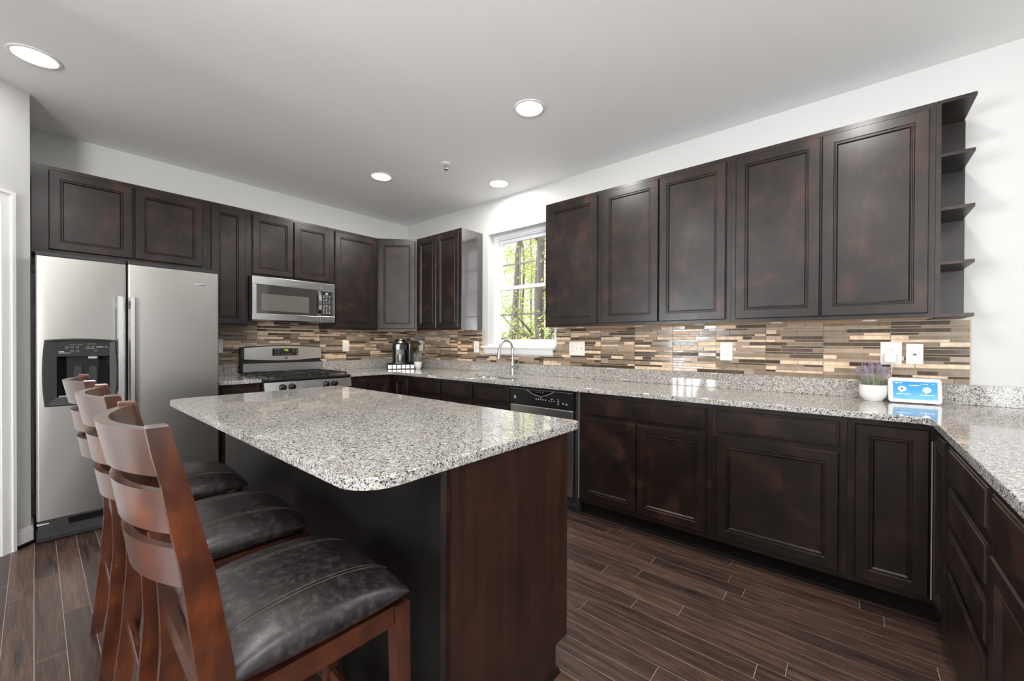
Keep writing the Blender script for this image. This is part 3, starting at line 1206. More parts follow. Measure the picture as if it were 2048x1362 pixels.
plate('white three-gang plate with one outlet and two switches just right of the window', ['duplex', 'switch', 'switch'], 2.543, 1.176, w=.158, gangs=3)
plate('white duplex outlet in the middle of the tiled window wall', 'duplex', 3.739, 1.17)
plate('white outlet with a charger block in its lower socket above the smart display', 'duplex', 4.575, 1.174, w=.088, h=.128)
plate('white phone jack plate at the right end of the tiles', 'jack', 4.669, 1.172, w=.068, h=.112, name='phone_jack', cat='wall plate')
plate('white switch plate on the tiles just left of the window', ['switch'], 1.284, 1.178, name='light_switch', cat='switch')
plate('white outlet on the tiles behind the small lavender pot by the coffee maker', 'duplex', .307, 1.185)
plate('white plate half hidden by the refrigerator on the range wall', ['switch'], -2.045, 1.185, wall='left', name='light_switch', cat='switch')
plate('white duplex outlet on the range wall between range and coffee maker', 'duplex', -.835, 1.18, wall='left')
# black plug by the coffee maker
pl = thing('coffee_maker_plug', 'black plug in the outlet beside the coffee maker', 'plug', (.300, -.0186, 1.205))
MB().box(-.012, .012, -.026, 0, -.011, .011, bev=.004).build('plug_body', M_BLKM, pl)
MB().tube([(0, -.024, 0), (-.02, -.04, -.02), (-.05, -.045, -.10), (-.06, -.05, -.20), (-.05, -.07, -.275)], .003, 8).build('cord', M_BLKM, pl, smooth=True)
# charger block
ch = thing('charger_block', 'white charger block plugged in above the lavender with a thin cable', 'charger', (4.570, -.0186, 1.150))
MB().box(-.024, .024, -.030, 0, -.029, .022, bev=.006).build('charger_body', M_WPL, ch)
MB().tube([(.008, -.016, -.027), (.008, -.020, -.06), (.004, -.03, -.10), (.0, -.045, -.15), (.02, -.05, -.215), (.06, -.045, -.232), (.09, -.05, -.232)], .0018, 8).build('cable', M_WPL, ch, smooth=True)

# ------------------------------------------------------------------ dishwasher
dw = thing('dishwasher', 'dishwasher with black control panel and stainless door below the worktop', 'dishwasher', (2.286, 0, 0))
MB().box(.003, .634, -.585, -.01, .02, .875).build('tub', M_BLKM, dw)
b_ = MB().box(.004, .594, -.628, -.586, .738, .866, bev=.004)
cp = b_.build('control_panel', M_BLK, dw)
# curved grip pocket
gp = [(.17 + .26 * k / 16, .858 - .040 * math.sin(PI * k / 16)) for k in range(17)]
b_ = MB().prism(gp, -.6290, -.6281, axis='y')
b_.build('grip_pocket', M_BLKG, cp)
MB().tube([(a, -.6292, b2) for a, b2 in gp], .0016, 6).build('grip_rim', M_GREYP, cp, smooth=True)
MB().box(.25, .34, -.631, -.6292, .842, .855, bev=.002).build('latch', M_BLKM, cp)
b_ = MB()
for k in range(9):
    b_.box(.085 + k * .009, .089 + k * .009, -.6287, -.6281, .846, .854)
b_.build('vent_slots', M_RUBBER, cp)
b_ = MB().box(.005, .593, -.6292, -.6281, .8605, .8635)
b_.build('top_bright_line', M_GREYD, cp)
b_ = MB()
for k in range(5):
    b_.box(.262 + k * .022, .272 + k * .022, -.6286, -.6281, .789, .797)
for k in range(3):
    b_.box(.385 + k * .022, .395 + k * .022, -.6286, -.6281, .787, .793)
for k in range(4):
    b_.box(.462, .477, -.6286, -.6281, .768 + k * .012, .7715 + k * .012)
b_.box(.507, .517, -.6286, -.6281, .776, .786)
b_.box(.535, .547, -.6286, -.6281, .772, .784)
b_.box(.305, .325, -.6286, -.6281, .806, .810)
b_.box(.40, .422, -.6286, -.6281, .803, .807)
b_.build('printed_symbols', M_GREYP, cp)
b_ = MB().box(.047, .066, -.6289, -.6281, .780, .805)
lg = b_.build('square_emblem', M_POD, cp)
b_ = MB()
b_.box(.050, .063, -.6294, -.629, .7985, .8015)
b_.box(.050, .063, -.6294, -.629, .7935, .7955)
b_.box(.050, .056, -.6294, -.629, .7875, .7905)
b_.build('emblem_bars', M_DKPRINT, lg)
b_ = MB().box(.005, .592, -.626, -.586, .110, .735, bev=.006)
b_.build('door', M_STEEL, dw)
MB().box(.004, .634, -.56, -.50, .001, .105).build('toe_kick', M_KICK, dw)
MB().box(.602, .632, -.600, -.588, .02, .876).build('side_filler', M_BLKM, dw)
MB().box(.6325, .6375, -.612, -.590, .12, .876).build('pale_edge_strip', M_POD, dw)

# ------------------------------------------------------------------ range
YR0, YR1 = -1.890, -1.131
rg_ = thing('gas_range', 'stainless and black gas range with knobs along the front', 'range', (0, YR0, 0), PI / 2)
WR = YR1 - YR0           # local: x along width, front at -y
MB().box(.003, WR - .003, -.645, -.03, .03, .885).build('body', M_BLKM, rg_)
b_ = MB()
b_.box(.001, WR - .001, -.680, -.085, .886, .912, bev=.006)
b_.build('cooktop', M_BLK, rg_, smooth=True)
b_ = MB().prism([(-.668, .884), (-.680, .882), (-.698, .802), (-.672, .795), (-.645, .795), (-.645, .884)], .001, WR - .001, axis='x')
kp = b_.build('knob_panel', M_STEEL_L, rg_)
for wy in (-1.748, -1.673, -1.373, -1.300):
    xk = wy - YR0
    kn = MB().lathe([(0, .030), (.019, .030), (.024, .026), (.026, .004), (.029, 0), (0, 0)], (xk, -.6925, .838), 28, axis='y').build('knob', M_BLK, rg_, smooth=True)
    MB().box(xk - .0045, xk + .0045, -.735, -.722, .816, .862, bev=.002).build('knob_grip', M_BLKG, kn)
MB().box(.006, WR - .006, -.690, -.648, .24, .785, bev=.006).build('oven_door', M_STEEL, rg_)
MB().box(.11, WR - .11, -.692, -.6905, .36, .66, bev=.0005).build('oven_window', M_BLKG, rg_)
b_ = MB().tube([(.05, -.735, .735), (WR - .05, -.735, .735)], .013, 14)
b_.box(.06, .085, -.735, -.690, .728, .742)
b_.box(WR - .085, WR - .06, -.735, -.690, .728, .742)
b_.build('oven_handle', M_STEEL_L, rg_, smooth=True)
MB().box(.006, WR - .006, -.688, -.648, .07, .232, bev=.005).build('storage_drawer', M_STEEL, rg_)
# backguard
b_ = MB()
top = [(.012 + (WR - .024) * k / 20, 1.172 + .022 * math.sin(PI * k / 20)) for k in range(21)]
b_.prism([(.012, .93)] + top + [(WR - .012, .93)], -.050, -.010, axis='y')
b_.build('backguard_body', M_BLK, rg_)
tp = [(.035 + (WR - .045) * k / 20, 1.164 + .022 * math.sin(PI * k / 20)) for k in range(21)]
bt = [(.035 + (WR - .045) * k / 20, 1.060 - .018 * math.sin(PI * k / 20)) for k in range(20, -1, -1)]
MB().prism(tp + bt, -.075, -.0505, axis='y').build('backguard_steel', M_STEEL_L, rg_)
MB().box(.030, WR - .006, -.062, -.0505, .932, 1.018).build('lower_steel_strip', M_STEEL, rg_)
MB().box(.020, WR - .004, -.070, -.0505, 1.019, 1.034, bev=.003).build('vent_lip', M_BLK, rg_)
dp = MB().prism([(a, b2) for a, b2 in round_rect(-1.617 - YR0, -1.378 - YR0, 1.088, 1.161, .010, 4)], -.0775, -.0755, axis='y').build('control_display', M_BLKG, rg_)
text_mesh('clock_digits', '9:26', .022, M_GREEN, dp, (-1.490 - YR0, -.0778, 1.142))
b_ = MB()
for (a, z_) in ((.30, 1.147), (.328, 1.147), (.305, 1.125), (.33, 1.125), (.305, 1.103), (.33, 1.103), (.365, 1.103), (.395, 1.103), (.42, 1.103),
                (.445, 1.103), (.47, 1.147), (.495, 1.147), (.47, 1.127), (.495, 1.127), (.50, 1.105)):
    b_.lathe([(0, .0776), (.005, .0776), (.005, .0779), (0, .0779)], (a, 0, z_), 10, axis='y')
b_.build('touch_buttons', M_GREYD, dp)
em = MB().box(-1.502 - YR0, -1.478 - YR0, -.0763, -.0752, 1.052, 1.077).build('square_emblem', M_BLKM, rg_)
b_ = MB()
for z_ in (1.070, 1.063, 1.056):
    b_.box(-1.499 - YR0, -1.482 - YR0, -.0768, -.0764, z_, z_ + .003)
b_.build('emblem_bars', M_POD, em)
# burners and grates
for bx_ in (.19, .57):
    for by in (-.25, -.52):
        b_ = MB().lathe([(.045, 0), (.045, .008), (.030, .010), (.030, .016), (.0, .017)], (bx_, by, .9125), 24)
        b_.build('burner', M_IRON, rg_, smooth=True)
for gx0, gx1 in ((.035, .365), (.395, .725)):
    b_ = MB()
    gz0, gz1 = .932, .942
    for a in (gx0, gx1 - .012):
        b_.box(a, a + .012, -.665, -.10, gz0, gz1, bev=.002)
    for yy_ in (-.665, -.385, -.112):
        b_.box(gx0 + .012, gx1 - .012, yy_, yy_ + .012, gz0, gz1, bev=.002)
    cxm = (gx0 + gx1) / 2
    for by in (-.25, -.52):
        for k in range(4):
            a = R(45 + 90 * k)
            b_.tube([(cxm + .030 * math.cos(a), by + .030 * math.sin(a), gz1 + .002), (cxm + .15 * math.cos(a), by + .125 * math.sin(a), gz1 - .006)], .0055, 6)
        b_.box(cxm - .005, cxm + .005, by - .13, by - .05, gz0 + .002, gz1 + .002)
        b_.box(cxm - .005, cxm + .005, by + .05, by + .13, gz0 + .002, gz1 + .002)
    for a in (gx0 + .002, gx1 - .012):
        for yy_ in (-.660, -.38, -.11):
            b_.box(a, a + .010, yy_, yy_ + .010, .9122, gz0)
    b_.build('grate', M_IRON, rg_)

# ------------------------------------------------------------------ microwave
YM0, YM1 = -1.888, -1.152
mw = thing('microwave_oven', 'stainless over-the-range microwave with dark window', 'microwave', (0, YM0, 0), PI / 2)
WM = YM1 - YM0
MB().box(.002, WM - .002, -.375, -.012, 1.426, 1.806).build('casing', M_BLKM, mw)
ft = lambda wy: wy - YM0
# stainless front as a frame around the window glass and keypad
b_ = MB()
xs = ft(-1.297)
b_.box(.0, xs - .001, -.400, -.376, 1.735, 1.806, bev=.003)
b_.box(.0, xs - .001, -.400, -.376, 1.420, 1.478, bev=.003)
b_.box(.0, .032, -.400, -.376, 1.478, 1.735)
b_.build('door_frame', M_STEEL_L, mw)
b_ = MB()
b_.box(xs, WM, -.400, -.376, 1.728, 1.806, bev=.003)
b_.box(xs, WM, -.400, -.376, 1.420, 1.482, bev=.003)
b_.box(WM - .026, WM, -.400, -.376, 1.482, 1.728)
b_.build('control_frame', M_STEEL_L, mw)
gg = MB().box(.032, xs - .0015, -.398, -.378, 1.478, 1.735).build('door_glass', M_GREYG, mw)
MB().box(ft(-1.816), ft(-1.407), -.3988, -.3981, 1.505, 1.655).build('window_screen', M_WINM, gg)
kpd = MB().box(xs + .001, WM - .0265, -.399, -.378, 1.482, 1.728).build('keypad', M_BLKM, mw)
MB().box(xs + .028, WM - .048, -.4, -.3991, 1.694, 1.715).build('clock_window', M_BLKG, kpd)
text_mesh('clock_digits', '9:26', .017, M_WDISP, kpd, ((xs + WM) / 2 - .01, -.4003, 1.7045))
b_ = MB()
random.seed(3)
for r0 in (1.678, 1.664, 1.634, 1.620, 1.606, 1.577, 1.563, 1.549, 1.535, 1.521, 1.507):
    for k in range(3 if r0 > 1.64 or r0 < 1.6 else 5):
        step = .029 if (r0 > 1.64 or r0 < 1.6) else .0155
        a = xs + .026 + k * step
        b_.box(a, a + (.013 if step > .02 else .006), -.3995, -.3991, r0, r0 + random.choice((.004, .006)))
b_.box(xs + .036, xs + .076, -.3995, -.3991, 1.688, 1.690)
b_.box(xs + .040, xs + .070, -.3995, -.3991, 1.648, 1.651)
b_.box(xs + .034, xs + .080, -.3995, -.3991, 1.590, 1.593)
b_.build('printed_keys', M_GREYP, kpd)
b_ = MB()
hp = [(ft(-1.318), -.402 - .040 * math.sin(PI * k / 12) ** .6 - .002, 1.486 + (1.728 - 1.486) * k / 12) for k in range(13)]
vs = []
for (a, yv, zv) in hp:
    vs += [(a - .012, yv, zv), (a + .015, yv, zv), (a + .015, yv + .012, zv), (a - .012, yv + .012, zv)]
fs = [(4 * i + k, 4 * i + (k + 1) % 4, 4 * i + 4 + (k + 1) % 4, 4 * i + 4 + k) for i in range(12) for k in range(4)] + [(0, 1, 2, 3), (51, 50, 49, 48)]
b_.add(vs, fs)
b_.build('handle', M_CHROME, mw, smooth=True)
b_ = MB()
for k in range(24):
    a0_, a1_ = 2 * PI * k / 24, 2 * PI * (k + 1) / 24
cxl, czl = ft(-1.517), 1.768
b_.lathe([(.0105, .4001), (.0105, .4012), (.0125, .4012), (.0125, .4001)], (cxl, 0, czl), 28, axis='y')
lgo = b_.build('round_emblem', simple('emblem_grey', (.25, .26, .28), .35, .5), mw)
text_mesh('emblem_letters', 'GE', .0105, MATS['emblem_grey'], lgo, (cxl, -.4006, czl))
b_ = MB().box(.02, .20, -.34, -.16, 1.418, 1.4255)
b_.box(WM - .20, WM - .03, -.34, -.16, 1.418, 1.4255)
b_.build('grease_filter', M_STEEL, mw)
MB().prism([(.22, -.37), (.50, -.37), (.42, -.27), (.30, -.27)], 1.412, 1.4255).build('lamp_cover', M_BLKG, mw)

# ------------------------------------------------------------------ refrigerator
YF0, YF1 = -3.112, -2.2215
fr_ = thing('refrigerator', 'stainless side-by-side refrigerator with a black ice and water dispenser', 'refrigerator', (0, YF0, 0), PI / 2)
WF = YF1 - YF0
XFD = .765
MB().box(.006, WF - .006, -.668, -.03, .03, 1.735).build('cabinet_body', simple('dark_grey_steel_side', (.055, .055, .06), .4), fr_)
f = lambda wy: wy - YF0
yg = f(-2.724)
ZD0, ZD1 = .165, 1.728
DX0, DX1, DZ0, DZ1 = f(-3.035), f(-2.802), .885, 1.135


def door_with_hole(x0, x1, z0, z1, yb, yf, hole_, dep):
    b = MB()
    r_ = .012
    hx0, hx1, hz0, hz1 = hole_ if hole_ else (None,) * 4
    if not hole_:
        # rounded vertical edges
        pr = [(x0, yb), (x0, yf + r_)]
        for k in range(1, 6):
            t = R(18 * k)
            pr.append((x0 + r_ - r_ * math.cos(t), yf + r_ - r_ * math.sin(t)))
        for k in range(0, 5):
            t = R(90 - 18 * k)
            pr.append((x1 - r_ + r_ * math.cos(t), yf + r_ - r_ * math.sin(t)))
        pr += [(x1, yf + r_), (x1, yb)]
        b.prism(pr, z0, z1)
        return b
    o_ = [(x0, yb, z0), (x1, yb, z0), (x1, yb, z1), (x0, yb, z1)]
    m0 = [(x0, yf + r_, z0), (x1, yf + r_, z0), (x1, yf + r_, z1), (x0, yf + r_, z1)]
    rgs = [o_, m0]
    for k in (1, 2, 3, 4, 5):
        t = R(18 * k)
        dx_ = r_ - r_ * math.cos(t)
        dy_ = r_ - r_ * math.sin(t)
        rgs.append([(x0 + dx_, yf + dy_, z0), (x1 - dx_, yf + dy_, z0), (x1 - dx_, yf + dy_, z1), (x0 + dx_, yf + dy_, z1)])
    rgs.append([(hx0, yf, hz0), (hx1, yf, hz0), (hx1, yf, hz1), (hx0, yf, hz1)])
    rgs.append([(hx0, yf + dep, hz0), (hx1, yf + dep, hz0), (hx1, yf + dep, hz1), (hx0, yf + dep, hz1)])
    b.rings(rgs)
    return b


dl = door_with_hole(0, yg - .003, ZD0, ZD1, -.672, -XFD, (DX0, DX1, DZ0, DZ1), .075).build('freezer_door', M_STEEL_F, fr_, smooth=True, angle=R(35))
dr = door_with_hole(yg + .003, WF, ZD0, ZD1 + .004, -.672, -XFD, None, 0).build('fridge_door', M_STEEL_F, fr_, smooth=True, angle=R(35))
b_ = MB().box(.001, yg - .004, -.764, -.672, ZD1 + .0005, ZD1 + .026, bev=.006)
b_.box(yg + .004, WF - .001, -.764, -.672, ZD1 + .0045, ZD1 + .030, bev=.006)
b_.build('top_cap', M_BLKM, fr_)
MB().box(yg - .0025, yg + .0025, -.74, -.672, ZD0, ZD1).build('door_gasket', M_RUBBER, fr_)
for hx in (f(-2.757), f(-2.700)):
    b_ = MB()
    pr = [(hx - .017, -XFD - .040), (hx - .012, -XFD - .050), (hx + .008, -XFD - .052), (hx + .015, -XFD - .044), (hx + .015, -XFD - .032), (hx - .017, -XFD - .030)]
    b_.prism(pr, .66, 1.515)
    b_.box(hx - .010, hx + .010, -XFD - .034, -XFD - .0005, .68, .73)
    b_.box(hx - .010, hx + .010, -XFD - .034, -XFD - .0005, 1.44, 1.49)
    b_.build('door_handle', M_HANDLE, fr_)
# dispenser: bowed black surround, control strip, alcove
cx_, cz_ = (f(-3.079) + f(-2.778)) / 2, 1.035
hw, hh = (f(-2.778) - f(-3.079)) / 2, .198


def bowed(hw_, hh_, bow, n=8):
    pts = []
    for k in range(n):
        t = -1 + 2 * k / n
        pts.append((cx_ + t * hw_, cz_ - hh_ - bow * .25 * (1 - t * t)))
    for k in range(n):
        t = -1 + 2 * k / n
        pts.append((cx_ + hw_ + bow * (1 - t * t), cz_ + t * hh_))
    for k in range(n):
        t = 1 - 2 * k / n
        pts.append((cx_ + t * hw_, cz_ + hh_ + bow * (1 - t * t)))
    for k in range(n):
        t = 1 - 2 * k / n
        pts.append((cx_ - hw_ - bow * (1 - t * t), cz_ + t * hh_))
    return pts


def rect_pts(x0, x1, z0, z1, n=8):
    pts = []
    for (a, b2), (c, d) in (((x0, z0), (x1, z0)), ((x1, z0), (x1, z1)), ((x1, z1), (x0, z1)), ((x0, z1), (x0, z0))):
        for k in range(n):
            pts.append((a + (c - a) * k / n, b2 + (d - b2) * k / n))
    return pts


b_ = MB()
yf = -XFD
R1 = bowed(hw, hh, .010)
R2 = bowed(hw - .006, hh - .006, .009)
R3 = rect_pts(DX0 + .004, DX1 - .004, DZ0 + .004, 1.218)
b_.rings([[(a, yf - .0005, z_) for a, z_ in R1], [(a, yf - .012, z_) for a, z_ in R1], [(a, yf - .018, z_) for a, z_ in R2],
          [(a, yf - .012, z_) for a, z_ in R3], [(a, yf - .001, z_) for a, z_ in R3]], close=False)
dsp = b_.build('dispenser', M_BLKM, fr_)
b_ = MB()
b_.prism([(yf - .002, 1.134), (yf - .013, 1.134), (yf - .006, 1.217), (yf - .002, 1.217)], DX0 + .004, DX1 - .004, axis='x')
cpn = b_.build('control_strip', M_BLKG, dsp)
b_ = MB()
yq = lambda z_: yf - .013 + (z_ - 1.134) / .083 * .007 - .0004
btn = [(.045, 1.190), (.067, 1.190), (.089, 1.190), (.067, 1.166), (.089, 1.166), (.133, 1.190), (.154, 1.190), (.214, 1.190), (.168, 1.168)]
for a, z_ in btn:
    b_.lathe([(.0052, 0), (.0052, .0006), (.0068, .0006), (.0068, 0)], (DX0 + a, yq(z_), z_), 14, axis='y')
for a, w_, z_ in ((.055, .03, 1.205), (.09, .02, 1.205), (.128, .04, 1.209), (.038, .015, 1.180), (.122, .02, 1.182), (.144, .018, 1.182)):
    b_.box(DX0 + a, DX0 + a + w_, yq(z_) - .0006, yq(z_), z_ - .001, z_ + .001)
b_.box(DX0 + .170, DX0 + .200, yq(1.190) - .0006, yq(1.19), 1.186, 1.194)
b_.build('printed_buttons', M_GREYD, cpn)
b_ = MB()
b_.box(DX0 + .012, DX0 + .034, yq(1.162) - .0006, yq(1.162), 1.160, 1.164)
b_.box(DX0 + .012, DX0 + .060, yq(1.154) - .0006, yq(1.154), 1.153, 1.1555)
b_.build('small_print', M_GREYP, cpn)
# alcove liner
b_ = MB()
x0_, x1_, z0_, z1_ = DX0 + .0015, DX1 - .0015, DZ0 + .0015, 1.133
rg1 = [(x0_, yf - .010, z0_), (x1_, yf - .010, z0_), (x1_, yf - .010, z1_), (x0_, yf - .010, z1_)]
rg2 = [(x0_ + .012, yf + .035, z0_ + .01), (x1_ - .012, yf + .035, z0_ + .01), (x1_ - .012, yf + .035, z1_), (x0_ + .012, yf + .035, z1_)]
rg3 = [(x0_ + .045, yf + .073, z0_ + .02), (x1_ - .045, yf + .073, z0_ + .02), (x1_ - .045, yf + .073, z1_), (x0_ + .045, yf + .073, z1_)]
b_.rings([rg1, rg2, rg3])
b_.build('alcove', M_BLK, dsp)
for a in (.075, .140):
    pd = MB()
    pd.prism([(a_, z_) for a_, z_ in round_rect(DX0 + a, DX0 + a + .036, .930, 1.070, .012, 4)], yf + .052, yf + .060, axis='y')
    pd.build('paddle', M_BLKM, dsp)
MB().box(DX0 + .135, DX0 + .175, yf + .0, yf + .03, 1.118, 1.1325, bev=.003).build('spout', M_GREYP, dsp)
MB().box(DX0 + .012, DX1 - .012, yf - .008, yf + .04, DZ0 + .004, DZ0 + .012).build('drip_tray', M_STEEL, dsp)
# badge
bx_, bz_ = f(-2.336), 1.641
b_ = MB()
pts = [(bx_ + .034 * math.cos(2 * PI * k / 32), bz_ + .0095 * math.sin(2 * PI * k / 32)) for k in range(32)]
pt2 = [(bx_ + .031 * math.cos(2 * PI * k / 32), bz_ + .0075 * math.sin(2 * PI * k / 32)) for k in range(32)]
b_.rings([[(a, yf - .0003, z_) for a, z_ in pts], [(a, yf - .0025, z_) for a, z_ in pts], [(a, yf - .0035, z_) for a, z_ in pt2]])
bd = b_.build('oval_badge', M_CHROME, fr_, smooth=True)
text_mesh('badge_script', 'Whirlpool', .0095, MATS['emblem_grey'], bd, (bx_, yf - .0038, bz_))
# grille at the bottom
b_ = MB()
b_.box(.0, WF, -.668, -.640, .008, .085)
b_.box(.13, .29, -.668, -.640, .085, .125)
b_.box(.42, WF, -.668, -.640, .085, .110)
grl = b_.build('base_grille', M_BLKM, fr_)
b_ = MB()
for k in range(5):
    b_.box(.30, .56 + .05 * k, -.6725, -.6681, .075 - k * .013 + .008, .079 - k * .013 + .008)
b_.build('grille_slats', M_GREYD, grl)
MB().box(.02, WF - .02, -.636, -.60, .02, .155).build('base_shadow_box', M_RUBBER, fr_)
b_ = MB().box(.018, .045, -.660, -.642, .086, .110)
b_.build('yellow_foam_block', M_YEL, fr_)
MB().box(.002, .05, -.672, -.640, .112, .119).build('leveling_bracket', M_WPL, fr_)
b_ = MB().lathe([(0, 0), (.03, 0), (.034, .004), (.034, .012), (.02, .016), (0, .016)], (.36, -.668, .118), 24, axis='y')
b_.build('water_filter_cap', M_BLK, fr_, smooth=True)
# white cord beside the refrigerator
cd = MB().tube([(.62, -3.1215, .30), (.628, -3.1215, .36), (.632, -3.1215, .45), (.628, -3.1215, .52), (.615, -3.1215, .58), (.622, -3.1215, .64), (.634, -3.1215, .70), (.632, -3.1215, .76), (.60, -3.1215, .80)], .003, 8)
tag(cd.build('power_cord', M_RUBBER, smooth=True), 'thin dark cord in the gap between wall and refrigerator', 'cord')

# ------------------------------------------------------------------ island
IX0, IX1, IY0, IY1 = 1.62, 3.57, -2.40, -1.79
isl = thing('island_cabinet', 'dark wood kitchen island base with plain end panel', 'island', (0, 0, 0))
b_ = MB()
b_.box(IX0 + .019, IX1 - .019, IY0 + .012, IY0 + .020, .0, ZK)
b_.box(IX0 + .019, IX1 - .019, IY1 - .019, IY1, .10, ZK)
b_.box(IX0 + .019, IX1 - .019, IY0 + .020, IY1 - .019, .10, .118)
b_.build('carcass', M_ESP, isl)
MB().box(IX0, IX0 + .018, IY0 + .012, IY1, .0, ZK).build('end_panel', M_PANEL, isl)
MB().prism([(IY0 + .012, .001), (IY1 - .075, .001), (IY1 - .075, .10), (IY1, .10), (IY1, ZK), (IY0 + .012, ZK)], IX1 - .018, IX1, axis='x').build('end_panel', M_PANEL, isl)
MB().box(IX0, IX1 - .0185, IY0, IY0 + .0115, .001, ZK).build('seating_side_panel', simple('smooth_black_brown_panel', (.006, .005, .005), .45, spec=.15), isl)
MB().box(IX1 - .018, IX1 + .006, IY0 - .004, IY0 + .0118, .001, ZK, bev=.002).build('corner_moulding', M_ESP, isl)
MB().box(IX0 + .019, IX1 - .019, IY1 - .09, IY1 - .075, .001, .0995).build('toe_kick', M_KICK, isl)
MB().prism([(IX1 + .0005, .001), (IX1 + .016, .001), (IX1 + .013, .010), (IX1 + .006, .018), (IX1 + .0005, .019)], IY0, IY1 - .068, axis='y').build('shoe_moulding', M_ESP, isl)
for k in range(3):
    wdt = (IX1 - IX0) / 3
    a = IX0 + k * wdt + .02
    c = a + wdt - .04
    for nm, z0_, z1_ in (('drawer', .728, .853), ('door', .132, .703)):
        d_ = panel_front(0, c - a, z0_, z1_, 0, nm, parent=isl, name=nm)
        d_.location = (c, IY1 + .0005, 0)
        d_.rotation_euler = (0, 0, PI)
poly = fillet([(1.5874, -2.656), (3.580, -2.656), (3.580, -1.702), (1.5874, -1.702)], [.07, .10, .035, .05], 8)
tag(slab('granite_worktop', poly, [], .884, .914, M_GRAN), 'rectangular speckled granite top of the island with rounded corners', 'worktop')

# ------------------------------------------------------------------ counter stools
def stile_curve(n=22):
    K_ = [(0, -.250, .036), (.12, -.235, .042), (.30, -.215, .047), (.50, -.200, .052), (.62, -.203, .054), (.80, -.226, .047), (.95, -.254, .038), (1.088, -.284, .030)]
    out = []
    for i in range(n + 1):
        z_ = 1.088 * i / n
        for (a, b2) in zip(K_, K_[1:]):
            if a[0] <= z_ <= b2[0] + 1e-9:
                t = (z_ - a[0]) / (b2[0] - a[0])
                t2 = t * t * (3 - 2 * t) * .4 + t * .6
                out.append((z_, a[1] + (b2[1] - a[1]) * t2, a[2] + (b2[2] - a[2]) * t))
                break
    return out


SC = stile_curve()


def stile_y(z_):
    for a, b2 in zip(SC, SC[1:]):
        if a[0] <= z_ <= b2[0]:
            t = (z_ - a[0]) / (b2[0] - a[0])
            return a[1] + (b2[1] - a[1]) * t, a[2] + (b2[2] - a[2]) * t
    return SC[-1][1], SC[-1][2]


